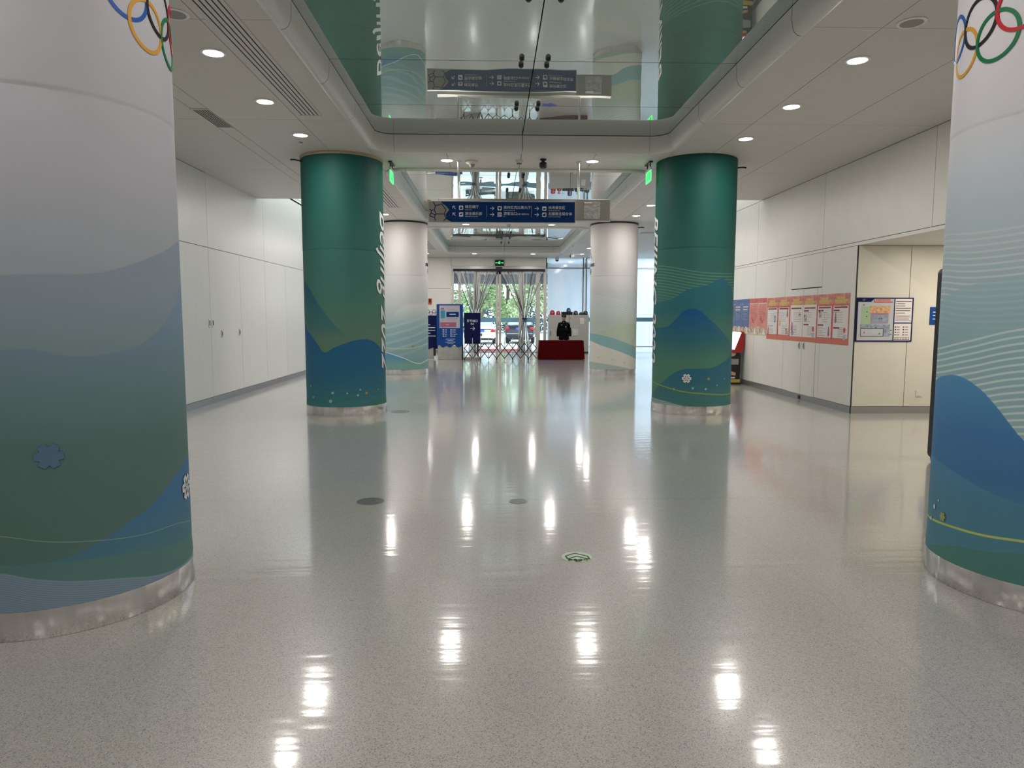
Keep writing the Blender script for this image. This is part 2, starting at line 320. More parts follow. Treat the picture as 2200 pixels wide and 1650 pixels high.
class Flat:
    """a flat board: a runs right as one faces it, b runs up, d out of it"""
    def __init__(s, origin, right, up, parent):
        s.o = Vector(origin); s.r = Vector(right); s.u = Vector(up); s.n = s.r.cross(s.u); s.p = parent; s.g = {}
    def bm(s, name, m):
        k = (name, m)
        if k not in s.g: s.g[k] = bmesh.new()
        return s.g[k]
    def P(s, a, b, d): return s.o + s.r*a + s.u*b + s.n*d
    def poly(s, name, m, pts, d=.002, t=None):
        b = s.bm(name, m); t = d if t is None else t
        top = [b.verts.new(s.P(x, y, d)) for x, y in pts]; bot = [b.verts.new(s.P(x, y, d-t)) for x, y in pts]
        b.faces.new(top); b.faces.new(bot[::-1]); n = len(pts)
        for i in range(n): b.faces.new((top[i], bot[i], bot[(i+1) % n], top[(i+1) % n]))
    def rect(s, name, m, x0, y0, x1, y1, d=.002, t=None): s.poly(name, m, [(x0, y0), (x1, y0), (x1, y1), (x0, y1)], d, t)
    def rrect(s, name, m, x0, y0, x1, y1, r, d=.002, t=None):
        pts = []
        for cx, cy, a in ((x1-r, y0+r, -90), (x1-r, y1-r, 0), (x0+r, y1-r, 90), (x0+r, y0+r, 180)):
            for i in range(5): q = math.radians(a+i*22.5); pts.append((cx+r*math.cos(q), cy+r*math.sin(q)))
        s.poly(name, m, pts, d, t)
    def disc(s, name, m, x, y, r, d=.002, t=None, n=20, ry=None):
        s.poly(name, m, [(x+r*math.cos(2*PI*i/n), y+(ry or r)*math.sin(2*PI*i/n)) for i in range(n)], d, t)
    def line(s, name, m, x0, y0, x1, y1, w, d=.002, t=None):
        v = Vector((x1-x0, y1-y0)).normalized(); q = Vector((-v.y, v.x))*w/2
        s.poly(name, m, [(x0-q.x, y0-q.y), (x1-q.x, y1-q.y), (x1+q.x, y1+q.y), (x0+q.x, y0+q.y)], d, t)
    def arrow(s, name, m, x, y, L, w, d, ang=0):
        c, sn = math.cos(ang), math.sin(ang)
        T = lambda a, b: (x+a*c-b*sn, y+a*sn+b*c)
        s.line(name, m, *T(-L/2, 0), *T(L/2, 0), w, d); h = L*.42
        s.line(name, m, *T(L/2-h, h), *T(L/2+w*.3, 0), w, d+.0003); s.line(name, m, *T(L/2-h, -h), *T(L/2+w*.3, 0), w, d+.0006)
    def text(s, name, m, txt, x, y, size, d=.003, align='LEFT', bold=0, shear=0, sx=1, flip=False):
        me = text_mesh(txt, size, shear, bold, align)
        b2 = bmesh.new(); b2.from_mesh(me); bpy.data.meshes.remove(me)
        for v in b2.verts: v.co = s.P(x + v.co.x*sx*(1), y + v.co.y, d + v.co.z)
        tmp = bpy.data.meshes.new('t'); b2.to_mesh(tmp); b2.free(); s.bm(name, m).from_mesh(tmp); bpy.data.meshes.remove(tmp)
    def lines(s, name, m, x0, x1, y0, y1, n, w, d=.003, seed=0):
        rr = random.Random(seed)
        for i in range(n):
            y = y1-(y1-y0)*i/max(1, n-1); s.rect(name, m, x0, y-w/2, x1-(x1-x0)*rr.choice((0, 0, .05, .12, .4)), y+w/2, d)
    def done(s):
        out = {}
        for (name, m), b in s.g.items():
            bmesh.ops.recalc_face_normals(b, faces=b.faces[:]); out[name] = obj(name, b, m, s.p)
        return out
def skin(name, verts, edges, radii, m, parent, sub=2, smooth=2):
    me = bpy.data.meshes.new('sk'); me.from_pydata(verts, edges, []); o = bpy.data.objects.new('sk', me); COL.objects.link(o)
    md = o.modifiers.new('s', 'SKIN'); md.use_smooth_shade = True
    for i, r in enumerate(radii):
        r = r if isinstance(r, tuple) else (r, r); me.skin_vertices[0].data[i].radius = r
    me.skin_vertices[0].data[0].use_root = True
    sd = o.modifiers.new('d', 'SUBSURF'); sd.levels = sub; sd.render_levels = sub
    dg = bpy.context.evaluated_depsgraph_get(); dg.update(); r = bpy.data.meshes.new_from_object(o.evaluated_get(dg))
    bpy.data.objects.remove(o); bpy.data.meshes.remove(me); r.materials.clear(); r.name = name
    return obj(name, r, m, parent, smooth)

# ------------------------------------------------------------------ SETTING
bx('floor', M['floor'], None, -6.2, -6.5, -.12, 13, YD+.1, 0, kind='structure')
# ceiling: backing slab with openings, panels proud of dark joints
OPEN = [(3.9, 11.78), (13.14, 20.12), (21.52, 29.95)]
OPEN = [(4.9, 11.78), (13.14, 20.12), (21.52, 29.95)]
VL = (-5.46, -3.88, 16.65, 30.0); VR = (4.86, 6.3, 16.45, 20.0)
def cut_rects(xs, ys, holes):
    out = []
    for x0, x1 in zip(xs, xs[1:]):
        for y0, y1 in zip(ys, ys[1:]):
            cx, cy = (x0+x1)/2, (y0+y1)/2
            if not any(a < cx < b and c < cy < d for a, b, c, d in holes): out.append((x0, y0, x1, y1))
    return out
holes = [(XO[0], XO[1], a, b) for a, b in OPEN] + [VL, VR, (6.3, 13, -7, 19.9), (-6, -5.46, 16.65, 34)]
b = bmesh.new()
xs = [-5.7, -5.46, -3.88, XO[0], XO[1], 4.86, 6.3, 6.32, 13]
ys = [-6.6, 4.9, 11.78, 13.14, 16.45, 16.65, 19.9, 20.0, 20.12, 21.52, 29.95, 30.0, YD+.1]
for x0, y0, x1, y1 in cut_rects(xs, ys, holes): box(b, x0, y0, H+.012, x1, y1, H+.10)
for x0, y0, x1, y1 in cut_rects([-5.7, -5.46, -3.78, 4.76, 6.3, 13.2], [-6.7, 16.35, 20.1, YD+.2], [(-5.46, -3.78, 16.35, YD+.3), (4.76, 6.3, 16.35, 20.1)]): box(b, x0, y0, H+.42, x1, y1, H+.46)  # unseen roof slab added to keep sky light from leaking into the plenum
ceil = obj('ceiling', b, M['gap'], kind='structure')
ys2 = [-6.5, -3.25, .05, 3.4, 6.75, 10.05, 13.40, 16.45, 20.0, 23.3, 26.7, 30.0, YD]
ysb = sorted(set(ys2 + [a for o in OPEN for a in o]))
panel_cache = {}
def cpanel(x0, y0, x1, y1, g=.004):
    k = (round(x1-x0, 3), round(y1-y0, 3))
    if k not in panel_cache:
        b = bmesh.new(); box(b, g, g, 0, x1-x0-g, y1-y0-g, .012); o = obj('ceiling_panel', b, M['ceil'], ceil); panel_cache[k] = o.data
    else:
        o = bpy.data.objects.new('ceiling_panel', panel_cache[k]); COL.objects.link(o); o.parent = ceil
    o.location = (x0, y0, H)
for x0, x1 in ((-5.46, -3.96), (-3.96, -3.74), (-3.74, -2.68), (-2.68, XO[0]), (XO[1], 3.66), (3.66, 4.86), (4.86, 6.3)):
    yy = [y for y in ys2]
    for y0, y1 in zip(yy, yy[1:]):
        cx, cy = (x0+x1)/2, (y0+y1)/2
        if any(a < cx < b and c < cy < d for a, b, c, d in holes): continue
        if x0 == -3.96 and cy > 16.45 and cy < 30: x0_ = -3.88
        else: x0_ = x0
        cpanel(x0_, y0, x1, y1)
        if x1 < -3.7 and y1 == 16.45: cpanel(x0_, 16.45, min(x1, -3.88), 16.65)
bandx = [XO[0], MID-1.25, MID, MID+1.25, XO[1]]
for y0, y1 in ((-6.5, -3.2), (-3.2, 0), (0, 2.5), (2.5, 4.9), (11.78, 13.14), (20.12, 21.52), (29.95, YD)):
    for x0, x1 in zip(bandx, bandx[1:]): cpanel(x0, y0, x1, y1)
for y0, y1 in zip([20.0, 23.3, 26.7, 30.0], [23.3, 26.7, 30.0, YD]):
    for x0, x1 in ((6.3, 8.0), (8.0, 10.4), (10.4, 13)): cpanel(x0, y0, x1, y1)
# cove trim round each opening
def cove(n, y0, y1):
    par = thing('trim_%d' % n, '', ''); del par['label']; del par['category']; par['kind'] = 'structure'
    x0, x1 = XO; r = .42; pts = []
    def seg(a, b, step):
        L = (Vector(b)-Vector(a)).length; k = max(1, round(L/step)); return [Vector(a).lerp(Vector(b), i/k) for i in range(k+1)]
    prof = [(0, .0), (.004, -.022), (.022, -.042), (.055, -.052), (.09, -.045), (.122, -.018), (.142, .03), (.150, .09), (.152, G-H-.006)]
    def sweep(path):
        b = bmesh.new(); rings = []
        for p, nrm in path: rings.append([b.verts.new((p[0]+nrm[0]*o, p[1]+nrm[1]*o, H+z)) for o, z in prof])
        for a, c in zip(rings, rings[1:]):
            for i in range(len(prof)-1): b.faces.new((a[i], a[i+1], c[i+1], c[i]))
        bmesh.ops.recalc_face_normals(b, faces=b.faces[:]); obj('cove_section', b, M['cove'], par, smooth=2)
    g = .004
    def straight(a, b_, nrm, step):
        q = seg(a, b_, step)
        for u, v in zip(q, q[1:]):
            d = (v-u).normalized()*g; sweep([(u+d, nrm), (v-d, nrm)])
    straight((x0, y0+r), (x0, y1-r), (1, 0), 1.6); straight((x1, y0+r), (x1, y1-r), (-1, 0), 1.6)
    straight((x0+r, y1), (x1-r, y1), (0, -1), 2.1); straight((x0+r, y0), (x1-r, y0), (0, 1), 2.1)
    for cx, cy, a0 in ((x0+r, y0+r, 180), (x1-r, y0+r, 270), (x1-r, y1-r, 0), (x0+r, y1-r, 90)):
        path = []
        for i in range(9):
            a = math.radians(a0+i*90/8); d = (math.cos(a), math.sin(a)); path.append(((cx+d[0]*r, cy+d[1]*r), (-d[0], -d[1])))
        sweep(path)
        b = bmesh.new()   # flat ceiling spandrel outside the rounded corner
        corner = b.verts.new((cx+r*(1 if a0 in (270, 0) else -1), cy+r*(1 if a0 in (0, 90) else -1), H+.001)); vs = [b.verts.new((p[0][0], p[0][1], H+.001)) for p in path]
        for u, v in zip(vs, vs[1:]): b.faces.new((corner, u, v))
        obj('corner_panel', b, M['ceil'], par)
for i, o in enumerate(OPEN): cove(i+1, *o)
# mirroring glass ceilings
glab = ['long green-tinted glass ceiling nearest the camera', 'glass ceiling beyond the hanging blue sign, behind the first lamp band', 'farthest glass ceiling, in front of the entrance doors']
def glass_ceiling(k, y0, y1):
    t = thing('glass_ceiling', glab[k], 'ceiling glass', ((XO[0]+XO[1])/2, y0, G), group='glass ceilings between the column rows')
    me = None; xm = (XO[1]-XO[0])/2 - .03; n = round((y1-y0)/1.667); st = (y1-y0)/n
    for i in range(n):
        for sx in (-1, 1):
            a, c = (-xm, -.006) if sx < 0 else (.006, xm)
            b = bmesh.new(); box(b, a, i*st+.006 - (.1 if i == 0 else 0), 0, c, (i+1)*st-.006 + (.1 if i == n-1 else 0), .012); obj('glass_panel', b, M['mirror'], t)
    b = bmesh.new(); box(b, -xm-.1, -.2, .10, xm+.1, y1-y0+.2, .14); obj('plenum_light_block', b, M['gap'], t)  # unseen dark lid added so no light leaks in above the glass
    for i in range(1, n):
        b = bmesh.new()
        for sx in (-.15, .15):
            for sy in (-.11, .11):
                cyl(b, (sx, i*st+sy, -.012), .03, .025, 14); cyl(b, (sx, i*st+sy, -.03), .018, .014, 12)
        obj('spider_fitting', b, M['dark'], t)
for k, o in enumerate(OPEN): glass_ceiling(k, *o)

# walls
def panel_wall(name, backing, panels, m, mk):
    b = bmesh.new(); box(b, *backing); w = obj(name, b, M['gap'], kind='structure')
    for p in panels: mk(w, *p)
    return w
def xpanel(w, y0, z0, y1, z1, x, s, m, g=.005):
    b = bmesh.new(); box(b, min(x, x+s*.014), y0+g, z0+g, max(x, x+s*.014), y1-g, z1-g); obj('panel', b, m, w)
def ypanel(w, x0, z0, x1, z1, y, m, g=.005, t=.014):
    b = bmesh.new(); box(b, x0+g, y-t, z0+g, x1-g, y, z1-g); obj('panel', b, m, w)
wl = bx('wall_left', M['gap'], None, XL-.15, -6.5, 0, XL-.014, YD, 7.1, kind='structure')
jl = [13.71 + 1.655*k for k in range(-12, 12)]; jl = [y for y in jl if -6.4 < y < YD-.2]; jl = [-6.5]+jl+[YD]
ju = [13.71 + 3.31*k for k in range(-6, 6)]; ju = [y for y in ju if -6.4 < y < YD-.2]; ju = [-6.5]+ju+[YD]
for a, c in zip(jl, jl[1:]): xpanel(wl, a, .12, c, 3.0, XL-.014, 1, M['wallp'])
for a, c in zip(ju, ju[1:]):
    xpanel(wl, a, 3.0, c, 4.93 if c > 16 else H, XL-.014, 1, M['wallp'])
    if c > 16: xpanel(wl, a, 4.93, c, 7.0, XL-.014, 1, M['wallp'])
bx('baseboard_left', M['base'], None, XL-.014, -6.5, 0, XL+.012, YD-.05, .12, kind='structure')
def lock(label, loc, rot, big):
    t = thing('door_lock', label, 'lock', loc, rot)
    w, h = (.075, .17) if big else (.05, .14)
    bx('plate', M['silver'] if not big else M['white'], t, -w/2, -.012, -h/2, w/2, 0, h/2, bevel=.003)
    bx('keyhole', M['inkd'], t, -w*.2, -.017, -h*.28, w*.2, -.010, h*.28)
lock('recessed flush lock left of the dark wall joint on the left wall', (XL, 13.63, 1.56), PI/2, True)
lock('recessed flush lock right of the dark wall joint on the left wall', (XL, 13.79, 1.56), PI/2, True)
lock('small steel lock, middle of the left wall panel', (XL, 14.24, 1.34), PI/2, False)
lock('small steel lock farther along the left wall, nearer the green column', (XL, 15.22, 1.35), PI/2, False)
# light well roofs above the open ceiling strips
bx('trim_4', M['ceil'], None, XL-.15, 16.3, 7.0, VL[1]+.2, YD, 7.15, kind='structure')
bx('trim_5', M['ceil'], None, VR[0]-.1, 16.3, 7.0, XR+.2, 20.2, 7.15, kind='structure')
bx('trim_6', M['wallp'], None, VL[1], 16.45, H+.09, VL[1]+.1, YD, 7.0, kind='structure')
bx('trim_7', M['wallp'], None, VR[0]-.1, 16.35, H+.09, VR[0], 20.1, 7.0, kind='structure')
bx('trim_8', M['wallp'], None, XL, 16.55, H+.09, VL[1], 16.65, 7.0, kind='structure')
bx('trim_9', M['wallp'], None, VR[0], 16.35, H+.09, XR, 16.45, 7.0, kind='structure')
bx('trim_10', M['wallp'], None, VR[0], 20.0, H+.09, XR+.2, 20.1, 7.0, kind='structure')
# right wall
YR = 12.05; RX = 9.0; RY = 4.6
wr = bmesh.new()
box(wr, XR+.014, -6.5, 0, XR+.2, RY, 4.85); box(wr, XR+.014, RY, 2.95, XR+.2, YR, 4.85); box(wr, XR+.014, YR, 0, XR+.2, 20, 7.1)
wr = obj('wall_right', wr, M['gap'], kind='structure')
ru = [-6.5, -3.3, .03, 3.36, 6.7, 10.02, 13.35, 16.68, 20.0]
for a, c in zip(ru, ru[1:]): xpanel(wr, a, 2.985, c, H if c < 17 else H, XR+.014, -1, M['wallr'])
for a, c in ((16.45, 16.68), (16.68, 20.0)): xpanel(wr, a, H, c, 7.0, XR+.014, -1, M['wallr'])
xpanel(wr, YR-.02, 2.925, 20, 2.985, XR+.020, -1, M['wallr'], g=.003); xpanel(wr, RY, 2.925, YR-.02, 2.985, XR+.020, -1, M['wallr'], g=.003)
for a, c, z0, z1 in ((YR, 13.31, .12, 2.925), (13.31, 13.48, .12, 2.26), (14.69, 15.0, .12, 2.925), (13.31, 14.69, 2.27, 2.925), (15.0, 16.72, .12, 2.925), (16.72, 18.4, .12, 2.925), (18.4, 20, .12, 2.925)):
    xpanel(wr, a, z0, c, z1, XR+.014, -1, M['wallr'])
for a, c in ((-6.5, -3.3), (-3.3, 0), (0, 2.3), (2.3, RY)): xpanel(wr, a, .12, c, 2.985, XR+.014, -1, M['wallr'])
bx('baseboard_right', M['base'], None, XR-.012, YR, 0, XR+.014, 20, .12, kind='structure')
bx('wall_right_end', M['wallr'], None, XR+.014, 19.95, 0, 13, 20.1, 7.1, kind='structure')
# flush double door in right wall
dr = thing('door_1', '', ''); del dr['label']; del dr['category']; dr['kind'] = 'structure'
for y0, y1 in ((13.48, 14.085), (14.085, 14.69)): xpanel(dr, y0, .03, y1, 2.26, XR+.010, -1, M['wallr'], g=.006)
for o in dr.children: o.name = 'door_leaf'
for k, (y, side) in enumerate(((14.19, 'left'), (13.98, 'right'))):
    lock('black slotted lock on the %s leaf under the red posters' % side, (XR-.004, y, 1.11), -PI/2, False)
bx('door_stop', M['dark'], dr, XR-.03, 14.05, .02, XR-.004, 14.12, .09)
# recess (perpendicular wall with map) on the right
wn = bx('wall_recess', M['gap'], None, XR+.1, YR, 0, RX+.2, YR+.15, 3.0, kind='structure')
for a, c in ((XR, 7.24), (7.24, 8.9), (8.9, RX+.1)): ypanel(wn, a, .12, c, 2.925, YR, M['wallw'], t=.014)
bx('corner_joint', M['gap'], wn, XR-.003, YR-.017, .0, XR+.012, YR+.004, 2.925)
bx('baseboard_recess', M['base'], None, XR, YR-.03, 0, RX, YR-.014, .12, kind='structure')
bx('wall_recess_side', M['wallw'], None, RX, RY, 0, RX+.15, YR, 3.0, kind='structure')
bx('wall_recess_near', M['wallw'], None, XR+.014, RY-.15, 0, RX+.15, RY, 3.0, kind='structure')
b = bmesh.new(); box(b, XR+.02, RY, 2.927, RX, YR, 3.06); rc = obj('ceiling_recess', b, M['ceil'], kind='structure')
# back wall behind camera
wb = bx('wall_back', M['gap'], None, -5.7, -6.65, 0, 6.5, -6.52, 4.85, kind='structure')
for k in range(6):
    x0 = XL+k*1.975; b = bmesh.new(); box(b, x0+.005, -6.52, .02, x0+1.97, -6.5, H-.01); obj('panel', b, M['wallp'], wb)
# far wall: left part, header, glass entrance
DX0, DX1, DZ = -1.85, 2.42, 3.84
wf = bmesh.new(); box(wf, XL-.1, YD+.02, 0, DX0-.1, YD+.2, 7.1); box(wf, DX0-.1, YD+.02, DZ+.05, DX1+.1, YD+.2, 4.85); box(wf, DX1+.1, YD+.02, 4.43, 13.2, YD+.2, 4.85)
wf = obj('wall_far', wf, M['gap'], kind='structure')
for x0, x1 in ((-5.55, -3.7), (-3.7, DX0-.08)):
    for z0, z1 in ((.12, 2.98), (2.98, 4.4)): ypanel(wf, x0, z0, x1, z1, YD+.02, M['wallr'])
    if x1 < -3: ypanel(wf, x0, 4.4, x1, 7, YD+.02, M['wallr'])
ypanel(wf, DX0-.08, 4.02, DX1+.06, 4.4, YD+.02, M['wallr']); ypanel(wf, DX0-.08, DZ+.02, DX1+.06, 4.02, YD+.02, M['lgrey'])
bx('baseboard_far', M['base'], None, XL, YD-.012, 0, DX0-.1, YD+.005, .12, kind='structure')
# entrance door assembly
dm = thing('door_2', '', ''); del dm['label']; del dm['category']; dm['kind'] = 'structure'
def fr(x0, x1, z0, z1, y0=YD-.03, y1=YD+.1, nm='frame', m=None): bx(nm, m or M['frame'], dm, x0, y0, z0, x1, y1, z1)
fr(DX0-.08, DX0+.03, 0, DZ); fr(DX1-.06, DX1+.08, 0, DZ+.05); fr(DX0, DX1, DZ-.08, DZ+.04, nm='header', m=M['dark'])
for x0, x1 in ((-1.62, -1.50), (-.90, -.62), (.13, .24), (.27, .38), (1.20, 1.44), (2.0, 2.20)): fr(x0, x1, 0, DZ-.08)
fr(-1.85, -.7, 0, .03, nm='threshold'); fr(1.3, 2.4, 0, .03, nm='threshold')
fr(-.62, .13, .005, .035, nm='rail'); fr(.38, 1.2, .005, .035, nm='rail'); fr(-.62, 1.2, DZ-.20, DZ-.08, nm='rail')
for x0, x1 in ((-1.82, -1.62), (-1.5, -.9), (-.62, .13), (.38, 1.2), (1.44, 2.0), (2.2, 2.36)):
    bx('pane', M['glass'], dm, x0, YD+.02, .03, x1, YD+.032, DZ-.08)
for x0, x1 in ((-1.5, -.9), (-.62, .13), (.38, 1.2), (1.44, 2.0)):
    bx('glass_band', M['band'], dm, x0, YD+.004, 1.42, x1, YD+.018, 1.62)
for x in (.17, .34):
    b = bmesh.new(); cyl(b, (x, YD-.06, 1.15), .014, .5, 10); obj('handle', b, M['silver'], dm)
# right glass wall
wg = thing('window_1', '', ''); del wg['label']; del wg['category']; wg['kind'] = 'structure'
gx = [DX1+.10, 4.30, 6.2, 8.1, 10.0, 11.9, 13.0]
for a, c in zip(gx, gx[1:]):
    bx('pane', M['frost'], wg, a+.02, YD+.02, 0.28, c-.02, YD+.035, 3.90); bx('upper_pane', M['frost'], wg, a+.02, YD+.02, 3.96, c-.02, YD+.035, 4.42); bx('lower_pane', M['frost'], wg, a+.02, YD+.02, .0, c-.02, YD+.035, .26)
    for z0, z1 in ((3.90, 3.925), (3.945, 3.96)): bx('transom', M['dark'], wg, a, YD, z0, c, YD+.05, z1)
    bx('transom', M['lgrey'], wg, a, YD, .26, c, YD+.05, .29)
    bx('glass_band', M['band'], wg, a+.02, YD+.004, 1.45, c-.02, YD+.016, 1.64)
for a in gx[1:]:
    for dx in (-.10, .05): bx('mullion', M['dark'], wg, a+dx, YD-.02, 0, a+dx+.03, YD+.06, 4.42)
bx('wall_side_far', M['wallr'], None, 13, 19.9, 0, 13.15, YD+.1, 4.85, kind='structure')

# ------------------------------------------------------------------ COLUMNS
k = 1.47
def C(r, g, b_, a=1, kk=None):
    c = col(r, g, b_, kk or k); return c[:3]+(a,)
cm = {}
cm['nL'] = column_mat('printed_cloth_near_left', [(0, C(100, 125, 140)), (.6, C(80, 106, 107)), (1.0, C(84, 112, 110)), (1.4, C(106, 127, 132)), (1.9, C(140, 150, 158)), (2.4, C(160, 162, 170)), (4.4, C(186, 182, 188))], [
    dict(c=[(-170, 1.9), (-60, 2.0), (-10, 1.88), (13, 1.9), (30, 1.912), (47, 1.922), (63, 1.976), (81, 2.057), (110, 2.16), (170, 2.0)], s=[(0, C(120, 134, 150, .9)), (1.4, C(105, 128, 134, .3)), (2.1, C(126, 138, 156, .9))]),
    dict(c=[(-170, 1.6), (-60, 1.5), (11, 1.526), (22, 1.529), (36, 1.489), (51, 1.494), (66, 1.538), (78, 1.614), (91, 1.736), (109, 1.9), (140, 1.8), (170, 1.6)], s=[(0, C(80, 108, 108)), (.6, C(79, 106, 101)), (1.0, C(80, 109, 105)), (1.35, C(98, 121, 128)), (1.8, C(114, 134, 162))]),
    dict(c=[(-170, .4), (-60, .4), (5, .38), (20, .397), (32, .423), (45, .48), (57, .549), (70, .619), (84, .723), (109, .82), (140, .8), (170, .5)], s=[(0, C(74, 112, 124)), (.35, C(74, 112, 124)), (.6, C(66, 106, 140)), (.9, C(62, 106, 144))]),
    dict(c=[(-170, .5), (-60, .56), (6, .565), (24, .518), (41, .485), (61, .454), (86, .436), (109, .383), (170, .45)], k='line', w=.0025, s=[(0, C(130, 150, 130, .8)), (1, C(130, 150, 130, .8))]),
    dict(c=[(-170, .35), (5, .41), (40, .388), (61, .36), (81, .324), (110, .3), (170, .35)], s=[(0, C(80, 116, 112)), (.5, C(80, 116, 112))]),
    dict(c=[(-170, .3), (5, .37), (18, .327), (31, .289), (50, .245), (73, .179), (94, .165), (170, .25)], s=[(0, C(116, 134, 150)), (.5, C(116, 134, 150))]),
    dict(c=[(-170, .3), (5, .36), (18, .317), (31, .279), (50, .235), (73, .169), (94, .155), (170, .25)], k='stripes', p=.012, r=.5, s=[(0, C(85, 112, 130, .6)), (.5, C(85, 112, 130, .6))]),
])
k = 1.8
cm['nR'] = column_mat('printed_cloth_near_right', [(0, C(70, 108, 106)), (.5, C(70, 112, 128)), (1.2, C(122, 150, 153)), (1.7, C(132, 158, 165)), (2.2, C(156, 171, 178)), (2.6, C(172, 178, 186)), (3.0, C(190, 188, 193, kk=1.6)), (4.4, C(198, 194, 198, kk=1.5))], [
    dict(c=[(-170, 2.2), (-117, 2.24), (-82, 2.21), (-58, 2.22), (0, 2.3), (170, 2.2)], k='stripes', p=.038, r=.85, s=[(0, C(188, 198, 200, .8)), (1.5, C(188, 198, 200, .8)), (2.3, C(190, 198, 204, .3))]),
    dict(c=[(-170, 1.7), (-118, 1.80), (-80, 1.90), (-58, 1.93), (0, 1.95), (170, 1.7)], s=[(0, C(118, 148, 152)), (1.5, C(125, 154, 160)), (1.95, C(138, 165, 172, .6))]),
    dict(c=[(-170, 1.5), (-115, 1.50), (-84, 1.56), (-57, 1.64), (0, 1.7), (170, 1.5)], k='stripes', p=.040, r=1.2, s=[(0, C(168, 175, 160, .8)), (1.7, C(175, 188, 190, .8))]),
    dict(c=[(-170, .9), (-140, 1.1), (-118, 1.272), (-101, 1.323), (-88, 1.333), (-76, 1.278), (-66, 1.172), (-60, 1.086), (-54, 1.002), (-30, .8), (10, .7), (170, .9)], s=[(0, C(70, 110, 120)), (.5, C(66, 108, 128)), (.75, C(56, 98, 136)), (1.0, C(58, 102, 146)), (1.35, C(72, 124, 160))]),
    dict(c=[(-170, .8), (-107, .768), (-84, .722), (-68, .666), (-52, .627), (0, .6), (170, .8)], s=[(0, C(70, 110, 118, .0)), (.5, C(66, 108, 124, .5)), (.8, C(78, 120, 148, .6))]),
    dict(c=[(-170, .33), (-120, .347), (-88, .38), (-67, .395), (-51, .414), (0, .42), (170, .33)], k='line', w=.009, s=[(0, C(150, 160, 90)), (1, C(150, 160, 90))]),
    dict(c=[(-170, .1), (-117, .15), (-81, .276), (-66, .302), (-50, .343), (0, .35), (170, .1)], s=[(0, C(66, 106, 100)), (.5, C(66, 106, 100))]),
])
k = 1.08
cm['gL'] = column_mat('printed_cloth_green_left', [(0, C(80, 125, 110)), (.6, C(86, 122, 104)), (1.3, C(92, 125, 108)), (2.0, C(68, 116, 106)), (2.8, C(50, 100, 92)), (3.6, C(32, 86, 78)), (4.4, C(24, 80, 73))], [
    dict(c=[(-170, 1.9), (-61, 2.283), (-45, 2.159), (-30, 1.937), (-15, 1.727), (-2, 1.533), (10, 1.416), (23, 1.258), (50, 1.0), (100, .8), (170, 1.2)], s=[(0, C(70, 120, 115, 0)), (1.25, C(80, 120, 110, .0)), (1.5, C(50, 105, 110, .6)), (2.2, C(22, 88, 110, 1))]),
    dict(c=[(-170, 1.1), (-80, 1.6), (-60, 1.488), (-42, 1.356), (-29, 1.202), (-19, 1.086), (-6, 1.158), (10, 1.236), (29, 1.297), (44, 1.301), (56, 1.249), (71, 1.138), (94, .95), (130, .8), (170, .9)], s=[(0, C(70, 125, 125)), (.3, C(62, 120, 128)), (.7, C(44, 104, 134)), (1.1, C(36, 98, 134)), (1.4, C(28, 90, 140))]),
    dict(c=[(-170, .8), (-60, .75), (-20, .70), (30, .77), (60, .70), (170, .8)], k='stripes', p=.11, r=.7, s=[(0, C(50, 112, 124, .35)), (.8, C(44, 104, 130, .35))]),
    dict(c=[(-170, .1), (20, .05), (42, .189), (59, .25), (92, .272), (170, .2)], s=[(0, C(60, 122, 112)), (.5, C(60, 122, 112))]),
])
cm['gR'] = column_mat('printed_cloth_green_right', [(0, C(90, 128, 120)), (.5, C(80, 122, 110)), (1.2, C(84, 126, 108)), (2.0, C(64, 114, 106)), (2.8, C(44, 96, 88)), (3.6, C(26, 82, 74)), (4.4, C(20, 77, 70))], [
    dict(c=[(-170, 2.6), (-72, 2.59), (10, 2.44), (170, 2.6)], k='stripes', p=.05, r=.75, s=[(0, C(100, 150, 132, .6)), (3, C(100, 150, 132, .6))]),
    dict(c=[(-170, 1.9), (-76, 1.942), (-49, 1.993), (-22, 2.154), (4, 2.231), (21, 2.327), (35, 2.316), (53, 2.164), (65, 1.942), (100, 1.5), (170, 1.8)], s=[(0, C(80, 120, 110, 0)), (1.45, C(70, 122, 112, .4)), (1.8, C(44, 108, 116, .9)), (2.4, C(40, 104, 122, 1))]),
    dict(c=[(-170, 1.2), (-83, 1.49), (-52, 1.536), (-38, 1.673), (-28, 1.792), (-17, 1.831), (-8, 1.808), (5, 1.682), (24, 1.5), (52, 1.254), (90, 1.0), (170, 1.1)], s=[(0, C(88, 130, 110)), (.9, C(80, 128, 110)), (1.3, C(50, 108, 118)), (1.8, C(22, 86, 140))]),
    dict(c=[(-170, .3), (-90, .3), (-69, .479), (-54, .601), (-39, .734), (-25, .797), (-6, .81), (14, .824), (31, .899), (52, 1.01), (80, 1.2), (170, .8)], s=[(0, C(76, 124, 118)), (.35, C(66, 120, 122)), (.6, C(52, 108, 128)), (1.0, C(42, 102, 126))]),
    dict(c=[(-170, .5), (-97, .531), (-63, .485), (-31, .415), (-5, .385), (55, .343), (170, .4)], k='line', w=.012, s=[(0, C(140, 155, 70)), (1, C(140, 155, 70))]),
    dict(c=[(-170, .2), (-99, .238), (-53, .216), (-31, .172), (-11, .12), (60, .05), (170, .1)], s=[(0, C(150, 170, 165)), (.5, C(150, 170, 165))]),
    dict(c=[(-170, .35), (-60, .36), (60, .32), (170, .35)], k='stripes', p=.05, r=.3, s=[(0, C(58, 112, 112, .4)), (.4, C(58, 112, 112, .4))]),
])
kw = 1.12
